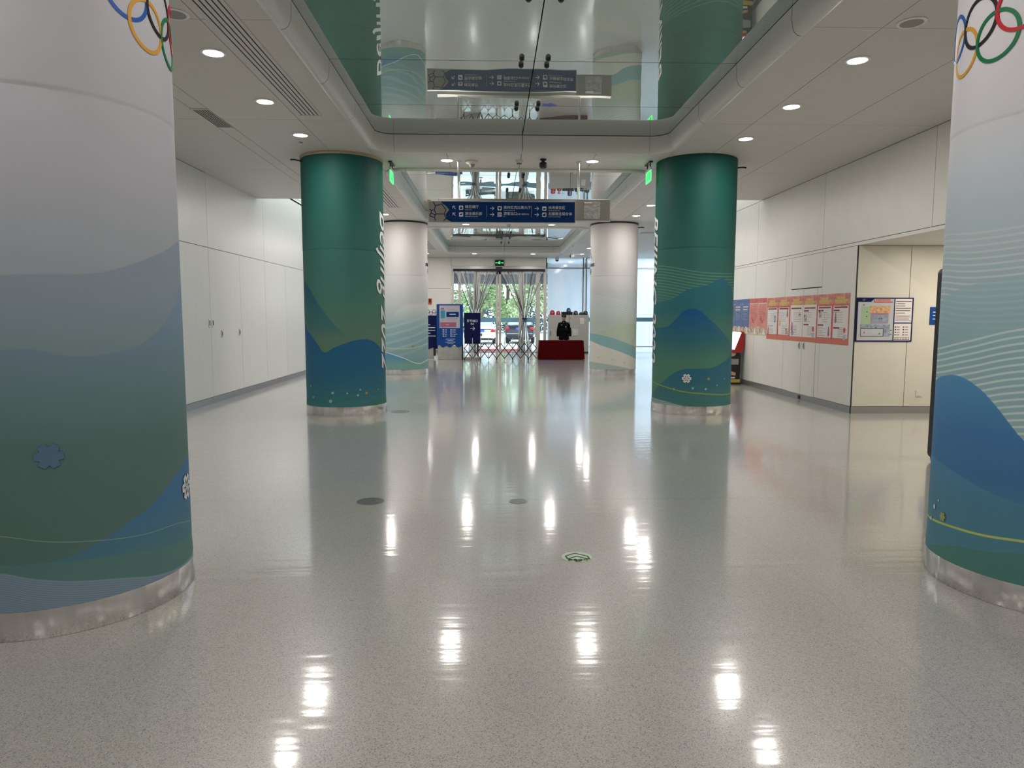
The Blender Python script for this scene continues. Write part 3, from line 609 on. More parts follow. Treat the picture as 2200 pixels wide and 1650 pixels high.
cm['wL'] = column_mat('printed_cloth_white_left', [(0, C(115, 148, 148, kk=kw)), (.5, C(122, 155, 158, kk=kw)), (1.1, C(130, 162, 170, kk=kw)), (1.5, C(155, 176, 180, kk=kw)), (2.0, C(185, 190, 192, kk=kw)), (2.6, C(200, 198, 198, kk=kw)), (4.4, C(208, 202, 200, kk=kw))], [
    dict(c=[(-170, 1.9), (-44, 1.5), (0, 1.95), (40, 2.05), (90, 2.1), (170, 1.9)], s=[(0, C(130, 165, 172, 0, kk=kw)), (1.4, C(140, 168, 172, .5, kk=kw)), (2.0, C(205, 208, 205, .7, kk=kw))], soft=.06),
    dict(c=[(-170, 1.6), (-44, 1.414), (8, 1.551), (86, 1.793), (170, 1.6)], k='stripes', p=.22, r=1.2, s=[(0, C(150, 178, 176, .5, kk=kw)), (1.8, C(175, 195, 198, .5, kk=kw))]),
    dict(c=[(-170, .8), (-45, .775), (23, .775), (82, .9), (170, .8)], k='line', w=.02, s=[(0, C(180, 190, 160, .8, kk=kw)), (1, C(180, 190, 160, .8, kk=kw))]),
    dict(c=[(-170, .6), (-46, .632), (-4, .509), (42, .309), (60, .3), (170, .5)], s=[(0, C(118, 158, 150, kk=kw)), (.3, C(118, 158, 150, kk=kw)), (.5, C(92, 140, 172, kk=kw)), (.7, C(90, 140, 176, kk=kw))]),
    dict(c=[(-170, .6), (-46, .648), (-4, .525), (42, .325), (68, .387), (86, .42), (170, .5)], k='line', w=.012, s=[(0, C(210, 220, 215, kk=kw)), (1, C(210, 220, 215, kk=kw))]),
])
cm['wR'] = column_mat('printed_cloth_white_right', [(0, C(170, 180, 170, kk=kw)), (.4, C(196, 196, 184, kk=kw)), (.9, C(180, 188, 172, kk=kw)), (1.5, C(172, 184, 176, kk=kw)), (2.1, C(180, 188, 190, kk=kw)), (2.8, C(196, 194, 195, kk=kw)), (4.4, C(206, 200, 198, kk=kw))], [
    dict(c=[(-170, 2.4), (-80, 2.35), (0, 2.2), (80, 2.1), (170, 2.4)], k='stripes', p=.05, r=.7, s=[(0, C(208, 210, 208, .5, kk=kw)), (3, C(208, 210, 208, .5, kk=kw))]),
    dict(c=[(-170, 1.2), (-90, 1.1), (-28, 1.3), (51, 1.5), (100, 1.4), (170, 1.2)], s=[(0, C(188, 194, 178, .8, kk=kw)), (1.5, C(165, 182, 160, .8, kk=kw))]),
    dict(c=[(-170, 1.2), (-91, 1.21), (-28, 1.127), (51, .835), (90, .75), (170, 1.0)], s=[(0, C(140, 172, 170, kk=kw)), (1.3, C(128, 168, 172, kk=kw))]),
    dict(c=[(-170, .8), (-89, .975), (-28, .816), (58, .475), (90, .4), (170, .6)], s=[(0, C(200, 200, 190, kk=kw)), (1.3, C(205, 205, 198, kk=kw))]),
    dict(c=[(-170, .3), (-94, .353), (-27, .314), (19, .22), (60, .1), (170, .2)], s=[(0, C(160, 178, 168, kk=kw)), (.5, C(160, 178, 168, kk=kw))]),
])
def wrap(bm, cx=0, cy=0, r=R, rz=False, step=math.radians(4)):
    """bend a flat mesh (x = arc length, y = height, z = out) round a column"""
    xs_ = [v.co.x for v in bm.verts]
    x = min(xs_)
    while x < max(xs_):
        bmesh.ops.bisect_plane(bm, geom=bm.verts[:]+bm.edges[:]+bm.faces[:], plane_co=(x, 0, 0), plane_no=(1, 0, 0)); x += r*step
    for v in bm.verts:
        a = v.co.x/r; q = r+v.co.z; v.co = Vector((cx+q*math.sin(a), cy-q*math.cos(a), v.co.y))
def cyl_text(par, name, s, size, th, z, rot, m, shear=0, bold=0, space=1, sy=1):
    me = text_mesh(s, size, shear, bold, 'CENTER', .001, space); b = bmesh.new(); b.from_mesh(me); bpy.data.meshes.remove(me)
    bmesh.ops.triangulate(b, faces=b.faces[:])
    mt = Matrix.Rotation(rot, 3, 'Z')
    for v in b.verts:
        v.co.y = (v.co.y)*sy; p = mt @ Vector((v.co.x, v.co.y, 0)); v.co = Vector((p.x+math.radians(th)*R, p.y+z, v.co.z+.008))
    wrap(b); obj(name, b, m, par)
def cyl_ring(par, name, th, z, r, w, m, d=.006):
    b = bmesh.new(); n = 56; cs = []
    for i in range(n):
        a = 2*PI*i/n; row = []
        for q, dd in ((r-w/2, 0), (r-w/2, d), (r+w/2, d), (r+w/2, 0)):
            t = math.radians(th)+q*math.cos(a)/R; rr = R+dd; row.append(b.verts.new((rr*math.sin(t), -rr*math.cos(t), z+q*math.sin(a))))
        cs.append(row)
    for i in range(n):
        a, c = cs[i], cs[(i+1) % n]
        for j in range(3): b.faces.new((a[j], a[j+1], c[j+1], c[j]))
    bmesh.ops.recalc_face_normals(b, faces=b.faces[:]); obj(name, b, m, par, smooth=True)
def cyl_poly(b, th, z, pts, d=.005):
    vs = []
    for x, y in pts:
        t = math.radians(th)+x/R; vs.append(b.verts.new(((R+d)*math.sin(t), -(R+d)*math.cos(t), z+y)))
    b.faces.new(vs)
def snowflake(par, th, z, r, m, mdark=None):
    b = bmesh.new(); pts = []
    for i in range(24):
        a = i*PI/12; q = (1.0, .80, .60, .80)[i % 4]; q = (.94, .98, .66, .98)[i % 4]; pts.append((r*q*math.cos(a), r*q*math.sin(a)))
    for i in range(24): cyl_poly(b, th, z, [(0, 0), pts[i], pts[(i+1) % 24]], .006)
    obj('snowflake_emblem', b, m, par)
    if mdark:
        b = bmesh.new()
        for i in range(6):
            a = i*PI/3; T = lambda u, v: (u*math.cos(a)-v*math.sin(a), u*math.sin(a)+v*math.cos(a))
            cyl_poly(b, th, z, [T(.18*r, 0), T(.42*r, -.075*r), T(.78*r, 0), T(.42*r, .075*r)], .008)
            a += PI/6; cyl_poly(b, th, z, [T(.06*r, 0), T(.30*r, -.022*r), T(.55*r, 0), T(.30*r, .022*r)], .0085)
        obj('emblem_lines', b, mdark, par)
def column(key, i, j, label, ring='brown', seam=2.84):
    t = thing('round_column', label, 'column', (CX[i], CY[j], 0), group=None)
    b = bmesh.new(); uvl = b.loops.layers.uv.new('UVMap'); n = 96
    zs = [.155, .19, .25, .4, .8, 1.2, 1.6, 2.0, 2.4, seam-.012, seam-.004, seam+.004, seam+.02, 3.2, 3.6, 4.0, H-.01]
    rs = []
    for z in zs: rs.append(R + (.002 if z > seam+.002 else 0) - (.001 if abs(z-seam+.004) < .005 else 0) + (.004 if z < .2 else 0))
    g = [[b.verts.new((r*math.sin(2*PI*a/n-PI), -r*math.cos(2*PI*a/n-PI), z)) for a in range(n)] for r, z in zip(rs, zs)]
    for q in range(len(zs)-1):
        for a in range(n):
            f = b.faces.new((g[q][a], g[q][(a+1) % n], g[q+1][(a+1) % n], g[q+1][a]))
            for lp, (uu, vv) in zip(f.loops, ((a/n, zs[q]/H), ((a+1)/n, zs[q]/H), ((a+1)/n, zs[q+1]/H), (a/n, zs[q+1]/H))): lp[uvl].uv = (uu, vv)
    bmesh.ops.recalc_face_normals(b, faces=b.faces[:]); obj('printed_cloth', b, cm[key], t, smooth=2)
    b = bmesh.new(); lathe(b, [(R-.02, 0), (R+.008, 0), (R+.011, .004), (R+.009, .156), (R-.02, .158)], (0, 0, 0), 96); obj('steel_base_ring', b, M['steel'], t, smooth=True)
    b = bmesh.new(); lathe(b, [(R-.02, H-.05), (R+.012, H-.05), (R+.014, H-.001), (R-.02, H-.001)], (0, 0, 0), 96)
    obj('top_ring', b, M['brown'] if ring == 'brown' else M['dark'], t, smooth=True) if ring != 'none' else b.free()
    return t
cN = column('nL', 0, 0, 'nearest left column, pale grey cloth with coloured rings and blue-green waves', 'none', 2.84)
cNR = column('nR', 1, 0, 'nearest right column, white cloth with rings above striped blue hills', 'none', 2.84)
cG = column('gL', 0, 1, 'dark green column on the left with vertical white lettering', 'brown', 2.81)
cGR = column('gR', 1, 1, 'dark green column on the right with blue hills and white lettering', 'none', 2.86)
cW = column('wL', 0, 2, 'far left white column with teal waves, behind the left green column', 'dark', 2.86)
cWR = column('wR', 1, 2, 'far right white column with one curved teal band', 'dark', 2.86)
for par, th0, sg in ((cN, 69, 1), (cNR, -112.5, 1)):
    for kx, (nm, dz) in enumerate((('blue', .0), ('yellow', -.125), ('black', 0), ('green', -.125), ('red', 0))):
        cyl_ring(par, nm+'_ring', th0+11.3*kx, 3.44+dz, .135, .021, RING[nm], .006+.0006*kx)
MT = [M['letter']]
cyl_text(cG, 'lettering', 'Beijing 2022', .56, 73, 2.16, -PI/2, M['letter'], shear=.42, bold=.004, space=1.0)
cyl_text(cGR, 'lettering', 'BEIJING 2022', .47, -107, 2.24, -PI/2, M['letter'], shear=.42, bold=.005, space=.99)
inkblue = mat('teal_emblem_ink', col(30, 75, 110), .5)
snowflake(cN, 99, .63, .085, M['letter'], inkblue); snowflake(cGR, -22, .638, .083, M['letter'], inkblue)
snowflake(cNR, -94, .42, .032, mat('pale_yellow_emblem', col(165, 170, 110), .5)); snowflake(cN, 26.5, .971, .07, mat('faint_blue_emblem', col(82, 108, 132, 1.3), .6))
def dots(par, lst, m):
    b = bmesh.new()
    for th, z, r in lst: cyl_poly(b, th, z, [(r*math.cos(q*PI/5), r*math.sin(q*PI/5)) for q in range(10)], .005)
    obj('printed_dots', b, m, par)
dotm = mat('pale_dot_ink', col(150, 185, 190), .5)
doty = mat('ochre_dot_ink', col(150, 150, 90), .5)
dots(cG, [(-41.5, .312, .018), (-7.7, .402, .024), (12.3, .393, .016), (27.2, .354, .02), (30.7, .447, .016), (-48, .5, .014), (-11, .258, .03)], dotm); dots(cG, [(40, .384, .026), (62, .43, .012)], doty)
dots(cGR, [(-13, .472, .022), (5.1, .46, .02), (23, .52, .014), (-40, .45, .014), (38, .62, .014)], dotm); dots(cGR, [(9, .633, .024)], doty)
dots(cNR, [(-103.4, .456, .016), (-107.3, .364, .014), (-99, .51, .008)], M['letter'])
dots(cW, [(-10, 1.45, .02), (10, 1.4, .02), (20, 1.2, .024), (30, 1.05, .016), (45, 1.1, .02), (60, .98, .02), (-20, 1.1, .02), (0, .9, .02), (35, .85, .016), (66, 1.2, .03), (70, 1.05, .02)], dotm); dots(cW, [(26, .82, .034)], doty)
dots(cWR, [(-45, .5, .02), (-10, .45, .02), (-5, .42, .016), (20, .36, .02), (40, .3, .016)], mat('faint_sand_ink', col(196, 190, 160), .5))
for par, th in ((cW, 97), (cWR, -91)):
    cyl_text(par, 'small_lettering', 'BEIJING 2022', .115, th, 3.16, 0, M['inkd'], shear=.2, bold=.004)
    for kx, (nm, dz) in enumerate((('blue', .0), ('yellow', -.05), ('black', 0), ('green', -.05), ('red', 0))):
        cyl_ring(par, nm+'_ring', th-8.5+4.2*kx, 3.03+dz, .053, .008, RING['black'])
    b = bmesh.new()
    for x0, y0, x1, y1 in ((-.12, .42, .1, .34), (.1, .34, -.02, .22), (-.02, .22, .1, .12), (-.02, .22, -.14, .02), (-.14, .02, -.04, -.02), (-.06, .46, -.1, .36), (.1, .12, .16, .0)):
        v = Vector((x1-x0, y1-y0)).normalized(); p = Vector((-v.y, v.x))*.022
        cyl_poly(b, th, 3.38, [(x0-p.x*.4, y0-p.y*.4), (x1-p.x, y1-p.y), (x1+p.x, y1+p.y), (x0+p.x*.4, y0+p.y*.4)], .006)
    obj('brush_emblem', b, mat('dark_blue_brush', (.01, .05, .12, 1), .5), par)
# black hooks at the top of the green columns
for (i, j, th, lab) in ((0, 1, -62, 'small black bracket at the top left of the left green column'), (1, 1, 88, 'small black bracket at the top right of the right green column'), (1, 2, 88, 'small dark bracket on top of the far right white column')):
    a = math.radians(th); p = Vector((CX[i]+(R+.012)*math.sin(a), CY[j]-(R+.012)*math.cos(a), H-.10)); d = Vector((math.sin(a), -math.cos(a), 0))
    b = bmesh.new(); bar(b, p, p+d*.10+Vector((0, 0, .012)), .012); bar(b, p+d*.10+Vector((0, 0, .012)), p+d*.17+Vector((0, 0, .005)), .014); sph(b, p, .02, n=8)
    obj('bracket', b, M['black'], smooth=True, label=lab, category='bracket')

# ------------------------------------------------------------------ CEILING FIXTURES
def downlight(x, y, lit, label, group):
    t = thing('downlight', label, 'ceiling light', (x, y, H), group=group)
    b = bmesh.new(); lathe(b, [(.100, -.0005), (.128, -.0005), (.130, -.006), (.122, -.010), (.104, -.012), (.100, -.010)], (0, 0, 0), 32); obj('rim', b, M['white'], t, smooth=True)
    b = bmesh.new(); cyl(b, (0, 0, -.006), .101, .006, 32); obj('diffuser', b, M['lens'] if lit else M['deadlens'], t)
    return t
def lamp_light(t, pw): area('lamp_glow', (0, 0, -.016), .19, pw, (1, .955, .90), parent=t)
protoL = downlight(-2.88, 7.57, True, 'x', 'round downlights in the ceiling')
lamps = []
rows = [7.57, 9.21, 10.85, 15.6, 17.27, 19.02, 23.0, 24.7, 26.4, 28.1, 30.7]
ordw = ['nearest', 'second nearest', 'third nearest']
def lab_row(side, n):
    colr = 'left' if side < 0 else 'right'
    if n < 3: return '%s lit downlight in the %s side ceiling before the green column' % (ordw[n], colr)
    if n < 6: return '%s lit downlight in the %s ceiling between green and white columns' % (ordw[n-3], colr)
    return '%s small downlight beyond the %s white column' % (['first', 'second', 'third', 'fourth', 'last'][n-6], colr)
first = True
for side, x in ((-1, -2.88), (1, 3.855)):
    for n_, y in enumerate(rows):
        lb = lab_row(side, n_)
        if first: t = protoL; t['label'] = lb; first = False
        else: t = dup(protoL, (x, y, H), lb)
        lamps.append((t, .4 if n_ == 1 else (1.0 if y < 20 else .9)))
for nm, y in (('first', 12.48), ('second', 20.97), ('third', 30.7)):
    for sd, x in (('left', -.80), ('right', 1.74)):
        lamps.append((dup(protoL, (x, y, H), 'lit downlight on the %s of the %s centre ceiling band' % (sd, nm)), .9))
for sd, x, y in (('left', -2.88, 3.0), ('left', -2.88, 1.3), ('left', -2.88, -.5), ('left', -2.88, -2.3), ('right', 3.855, 3.0), ('right', 3.855, 1.3), ('right', 3.855, -.5), ('right', 3.855, -2.3), ('left', -.8, 1.5), ('right', 1.74, 1.5), ('left', -.8, -1.8), ('right', 1.74, -1.8), ('left', -.8, 4.2), ('right', 1.74, 4.2)):  # out-of-view lamps added to light the near end of the hall
    lamps.append((dup(protoL, (x, y, H), 'added unseen downlight in the %s ceiling %s' % (sd, {3.0: 'beside the nearest column', 1.3: 'just above the camera', -.5: 'just behind the camera', -2.3: 'farther behind the camera', 1.5: 'centre above the camera', -1.8: 'centre behind the camera', 4.2: 'centre between the nearest columns'}[y])), .42))
for t, f in lamps: lamp_light(t, LAMP_W*f)
for x, y, lab in ((-2.86, 6.64, 'unlit grey round ceiling speaker beside the near left column'), (3.86, 6.62, 'unlit grey round ceiling speaker beside the near right column')):
    t = downlight(x, y, False, lab, None); t.name = 'ceiling_speaker'; t['category'] = 'speaker'
# recess lamps (warm)
for i, (x, y) in enumerate(((7.9, 10.6), (7.9, 7.4))):
    t = dup(protoL, (x, y, 2.927), 'warm downlight in the recess soffit, ' + ('over the map wall' if i == 0 else 'nearer the camera')); 
    area('lamp_glow', (0, 0, -.016), .19, 15, (1, .86, .62), parent=t)
# linear slot diffusers
def slot(label, x0, x1, y0, y1, n, group='linear slot air diffusers', frame=True):
    t = thing('slot_diffuser', label, 'air vent', ((x0+x1)/2, (y0+y1)/2, H)); w = x1-x0; L = y1-y0
    bx('backing', M['gap'], t, -w/2, -L/2, -.002, w/2, L/2, -.0005)
    st = w/n
    for i in range(n+1):
        xx = -w/2+i*st; hw = st*.35 if L > 2 else st*.16; bx('slat', M['ceil'], t, xx-hw, -L/2, -.007, xx+hw, L/2, -.002)
    for s in (-1, 1): bx('frame', M['ceil'], t, -w/2-.02, s*L/2-.012, -.012, w/2+.02, s*L/2+.012, -.0005)
    return t
slot('long dark slotted air vent in the ceiling beside the near left downlights', -2.60, -2.33, 4.95, 9.80, 5)
slot('slotted ceiling air vent between the left green and white columns', -2.60, -2.33, 13.4, 17.8, 4)
slot('slotted ceiling air vent beyond the far left white column', -2.62, -2.33, 22.0, 28.9, 4)
slot('small dark louvred vent in the ceiling near the left wall', -3.95, -3.75, 9.55, 10.45, 6)
t = thing('slot_diffuser', 'slotted vent crossing the right ceiling near the frosted glass wall', 'air vent', (8.4, 22.87, H))
bx('backing', M['gap'], t, -3.6, -.14, -.002, 3.6, .14, -.0005)
for yy in (-.14, -.045, .045, .14): bx('slat', M['ceil'], t, -3.6, yy-.025, -.014, 3.6, yy+.025, -.002)
# devices on the first band
t = thing('dome_camera', 'ivory dome camera on the first ceiling band', 'camera', (-.37, 12.54, H))
b = bmesh.new(); lathe(b, [(.11, 0), (.11, -.025), (.085, -.05), (.06, -.06)], (0, 0, 0), 24); obj('housing', b, M['offw'], t, smooth=True)
b = bmesh.new(); sph(b, (0, 0, -.06), .055); obj('dome', b, M['deadlens'], t, smooth=2)
for x, y, lab in ((.46, 12.47, 'ivory smoke detector in the middle of the first ceiling band'), (.47, 20.97, 'ivory smoke detector in the middle of the second ceiling band')):
    t = thing('smoke_detector', lab, 'smoke detector', (x, y, H))
    b = bmesh.new(); lathe(b, [(.07, 0), (.07, -.02), (.06, -.035), (.045, -.05), (.03, -.052)], (0, 0, 0), 24); obj('housing', b, M['offw'], t, smooth=True)
    b = bmesh.new(); lathe(b, [(.045, -.052), (.045, -.06), (.0, -.062)], (0, 0, 0), 16); obj('sensor_ring', b, M['dark'], t)
t = thing('security_camera', 'black cylindrical camera hanging from the first ceiling band', 'camera', (.87, 12.35, H))
b = bmesh.new(); cyl(b, (0, 0, -.012), .055, .024, 20); cyl(b, (0, 0, -.04), .03, .04, 12); obj('mount', b, M['black'], t)
b = bmesh.new(); lathe(b, [(.03, -.05), (.062, -.06), (.068, -.09), (.068, -.13), (.05, -.155), (.0, -.16)], (0, 0, 0), 24); obj('body', b, M['black'], t, smooth=True)
b = bmesh.new(); cyl(b, (0, -.066, -.11), .025, .012, 12, axis='Y'); obj('camera_lens', b, M['dark'], t)
t = thing('dome_camera', 'white and black dome camera beside the header, over the frosted glass', 'camera', (2.95, YD-.35, H-.001))
b = bmesh.new(); lathe(b, [(.09, 0), (.09, -.06), (.085, -.12)], (0, 0, 0), 20); obj('housing', b, M['lgrey'], t, smooth=True)
b = bmesh.new(); sph(b, (0, 0, -.12), .08); obj('dome', b, M['black'], t, smooth=2)
t = thing('hanging_camera', 'small camera hanging on a thin rod before the far glass', 'camera', (3.1, 27.2, H))
b = bmesh.new(); bar(b, (0, 0, 0), (0, 0, -.34), .012); cyl(b, (0, 0, -.01), .05, .02, 14); obj('rod', b, M['lgrey'], t)
b = bmesh.new(); box(b, -.10, -.12, -.44, .02, .12, -.34, bevel=.01); obj('body', b, M['white'], t); bx('sunshield', M['lgrey'], t, -.12, -.14, -.335, .26, .14, -.322); bx('camera_lens', M['black'], t, -.14, -.05, -.44, -.09, .05, -.35)
for x, y, lab in ((-3.0, 11.3, 'tiny sprinkler in the ceiling just before the left green column'), (3.3, 19.8, 'tiny dark sprinkler in front of the far right white column')):
    t = thing('sprinkler', lab, 'sprinkler', (x, y, H)); b = bmesh.new(); cyl(b, (0, 0, -.004), .035, .008, 14); cyl(b, (0, 0, -.02), .012, .03, 8); obj('body', b, M['grey'], t); b = bmesh.new(); cyl(b, (0, 0, -.038), .022, .004, 10); obj('deflector', b, M['grey'], t)
# green exit signs
def exit_lit(x, y, s, label):
    t = thing('hanging_exit_sign', label, 'exit sign', (x, y, H))
    b = bmesh.new(); box(b, -.03, -.19, -.025, .03, .19, 0); obj('ceiling_mount', b, M['black'], t)
    b = bmesh.new()
    for yy in (-.1, .1): bar(b, (0, yy, -.02), (0, yy*1.3, -.10), .010); 
    bar(b, (0, -.13, -.10), (0, .13, -.10), .012); obj('bracket', b, M['dark'], t)
    bx('top_rail', M['lgrey'], t, -.016, -.20, -.15, .016, .20, -.10)
    bx('lit_panel', M['ggreen'], t, -.009, -.19, -.34, .009, .19, -.15)
    f = Flat((s*.0095, 0, -.245), (0, s, 0), (0, 0, 1), t)
    f.rect('exit_glyph', M['gglyph'], .05, -.07, .14, .07, .002); f.disc('exit_glyph', M['gglyph'], -.02, .055, .018, .003); f.line('exit_glyph', M['gglyph'], -.03, .035, -.06, -.01, .03, .004); f.line('exit_glyph', M['gglyph'], -.055, -.01, -.02, -.06, .018, .005); f.line('exit_glyph', M['gglyph'], -.06, -.01, -.1, -.05, .018, .006)
    f.done()
exit_lit(-1.80, 12.75, 1, 'lit green exit sign hanging beside the left green column')
exit_lit(2.76, 12.60, -1, 'lit green exit sign hanging beside the right green column')
t = thing('exit_sign_box', 'black box exit sign with green symbols above the entrance doors', 'exit sign', (.30, YD-.02, 4.16))
bx('case', M['black'], t, -.21, -.05, -.13, .21, 0.013, .13, bevel=.006)
f = Flat((0, -.05, 0), (1, 0, 0), (0, 0, 1), t)
for s in (-1, 1): f.rect('green_symbol', M['ggreen'], min(s*.06, s*.15), -.015, max(s*.06, s*.15), .015, .004); f.poly('green_symbol', M['ggreen'], [(s*.15, -.04), (s*.19, 0), (s*.15, .04)], .005)
f.rect('green_symbol', M['ggreen'], -.04, -.05, .0, .06, .004); f.disc('green_symbol', M['ggreen'], .025, .055, .016, .004); f.line('green_symbol', M['ggreen'], .02, .03, .03, -.05, .022, .005); f.done()
t = thing('door_sensor', 'black bar sensor above the entrance doors', 'sensor', (.28, YD-.03, 3.93)); bx('body', M['black'], t, -.15, -.04, -.03, .15, .024, .03, bevel=.008); bx('sensor_window', M['dark'], t, -.12, -.045, -.02, .12, -.039, .01)

# ------------------------------------------------------------------ HANGING DIRECTION SIGN
t = thing('hanging_direction_sign', 'long hanging blue direction sign with arrows on a taupe box', 'sign', (0, 12.54, 0))
bx('sign_box', M['signgrey'], t, -.96, -.07, 3.385, 2.06, .07, 3.745, bevel=.004)
bx('box_rim', M['lgrey'], t, -.975, -.055, 3.37, 2.075, .055, 3.386)
for x in (-.60, 1.51):
    b = bmesh.new(); cyl(b, (x, 0, (3.74+H)/2), .020, H-3.74, 16); cyl(b, (x, 0, H-.012), .05, .02, 18); obj('hanging_post', b, M['steel'], t, smooth=True)
bx('blue_face', M['navy'], t, -1.12, -.12, 3.335, 1.435, -.075, 3.685)
bx('face_frame', M['lgrey'], t, -1.128, -.115, 3.322, 1.443, -.074, 3.335); bx('face_frame', M['lgrey'], t, -1.128, -.115, 3.685, 1.443, -.074, 3.695); bx('face_frame', M['lgrey'], t, 1.435, -.115, 3.335, 1.445, -.074, 3.685)
f = Flat((-1.12, -.12, 3.335), (1, 0, 0), (0, 0, 1), t)   # 2.555 x 0.35 ; px scale: 312px wide
X = lambda px: (px-922)/312*2.555
Y = lambda py: (480.5-py)/46.5*.35
f.poly('cell_pattern', M['signgrey'], [(0, 0), (X(971), 0), (X(960), Y(474)), (X(958), Y(463)), (X(966), Y(453)), (X(960), Y(445)), (X(950), Y(437)), (X(948.5), .35), (0, .35)], .0015)
cells = [((932, 435), (937, 444)), ((937, 444), (950, 439.5)), ((950, 439.5), (959, 453)), ((937, 444), (934, 453)), ((934, 453), (928, 454.5)), ((928, 454.5), (924, 451.5)), ((934, 453), (938, 462.5)), ((938, 462.5), (955, 462.5)), ((955, 462.5), (959, 453)), ((928, 454.5), (927, 460.5)), ((927, 460.5), (936, 464.5)), ((936, 464.5), (938, 462.5)), ((927, 460.5), (924.5, 467)), ((924.5, 467), (934.5, 471)), ((934.5, 471), (936, 464.5)), ((934.5, 471), (937, 478)), ((955, 462.5), (959, 472.5)), ((959, 472.5), (953.5, 478)), ((959, 472.5), (972, 479))]
for i, ((a, b_), (c, d)) in enumerate(cells): f.line('cell_lines', M['navyd'], X(a), Y(b_), X(c), Y(d), .013, .003+.0001*i)
rowsY = (447.5, 463.5)
def entry(px, py, ang, icon, zh, en, extra=None):
    f.arrow('arrows', M['letter'], X(px), Y(py), .070, .008, .004, ang)
    ix = px+ (14.5 if ang > .1 else 16.5)
    f.rrect('icon_tile', M['letter'], X(ix)-.036, Y(py)-.036, X(ix)+.036, Y(py)+.036, .010, .004)
    ICON[icon](X(ix), Y(py))
    f.text('lettering', M['letter'], zh, X(ix)+.068, Y(py)-.006, .060, .004)
    f.text('lettering', M['letter'], en, X(ix)+.068, Y(py)-.040, .019, .004)
    if extra: f.text('lettering', M['letter'], extra, X(ix)+.068+.225, Y(py)-.004, .032, .004)
nn = 'icon_symbol'; nv = M['navyd']
ICON = {
 'house': lambda x, y: (f.poly(nn, nv, [(x-.026, y), (x+.026, y), (x, y+.024)], .006), f.rect(nn, nv, x-.02, y-.024, x+.02, y-.004, .006)),
 'swim': lambda x, y: (f.line(nn, nv, x-.022, y-.004, x+.016, y+.002, .016, .006), f.disc(nn, nv, x+.018, y+.012, .008, .006, n=8), f.line(nn, nv, x-.004, y+.016, x+.008, y, .01, .0065)),
 'heart': lambda x, y: (f.poly(nn, nv, [(x-.024, y+.014), (x-.012, y+.022), (x, y+.014), (x+.012, y+.022), (x+.024, y+.014), (x+.014, y-.012), (x, y-.026), (x-.014, y-.012)], .006),),
 'exit': lambda x, y: (f.line(nn, nv, x-.02, y-.024, x-.02, y+.024, .007, .006), f.line(nn, nv, x-.02, y+.024, x+.012, y+.024, .007, .0062), f.line(nn, nv, x-.02, y-.024, x+.012, y-.024, .007, .0064), f.line(nn, nv, x-.008, y, x+.026, y, .007, .0066), f.poly(nn, nv, [(x+.014, y-.013), (x+.028, y), (x+.014, y+.013)], .0068)),
 'cup': lambda x, y: (f.poly(nn, nv, [(x-.022, y+.008), (x+.014, y+.008), (x+.010, y-.022), (x-.018, y-.022)], .006), f.disc(nn, nv, x+.016, y-.005, .010, .0055, n=8)),
 'block': lambda x, y: (f.rect(nn, nv, x-.022, y-.024, x, y+.010, .006), f.rect(nn, nv, x, y-.024, x+.022, y+.024, .0062)),
}
A45 = math.radians(135)
entry(976.5, 448, A45, 'house', '精员展厅', 'Exhibition Hall'); entry(976.5, 463.5, A45, 'swim', '游泳俱乐部', 'Water Cube Swimming Club')
entry(1056.5, 449, 0, 'heart', '奥林匹克比赛大厅', 'Olympic Competition Hall'); entry(1056.5, 463, 0, 'exit', '游客出口', 'Exit', '(内乘 电梯方向)')
entry(1152, 449, 0, 'cup', '休闲餐饮区', 'Catering and Leisure Area'); entry(1152, 463, 0, 'block', '北楼商业综合体', 'North Commercial Complex')
for px in (1045.5, 1141): f.rect('divider', M['grey'], X(px)-.003, Y(469), X(px)+.003, Y(443), .003)
f.done()
f = Flat((0, -.07, 0), (1, 0, 0), (0, 0, 1), t); f.rect('white_square_cover', mat('crumpled_grey_film', (.42, .42, .41, 1), .3, noise=.25, nscale=14, bump=.01, bscale=18), 1.60, 3.41, 1.885, 3.70, .004)
f.rect('torn_strip', M['white'], 1.605, 3.675, 1.74, 3.695, .006); f.done()

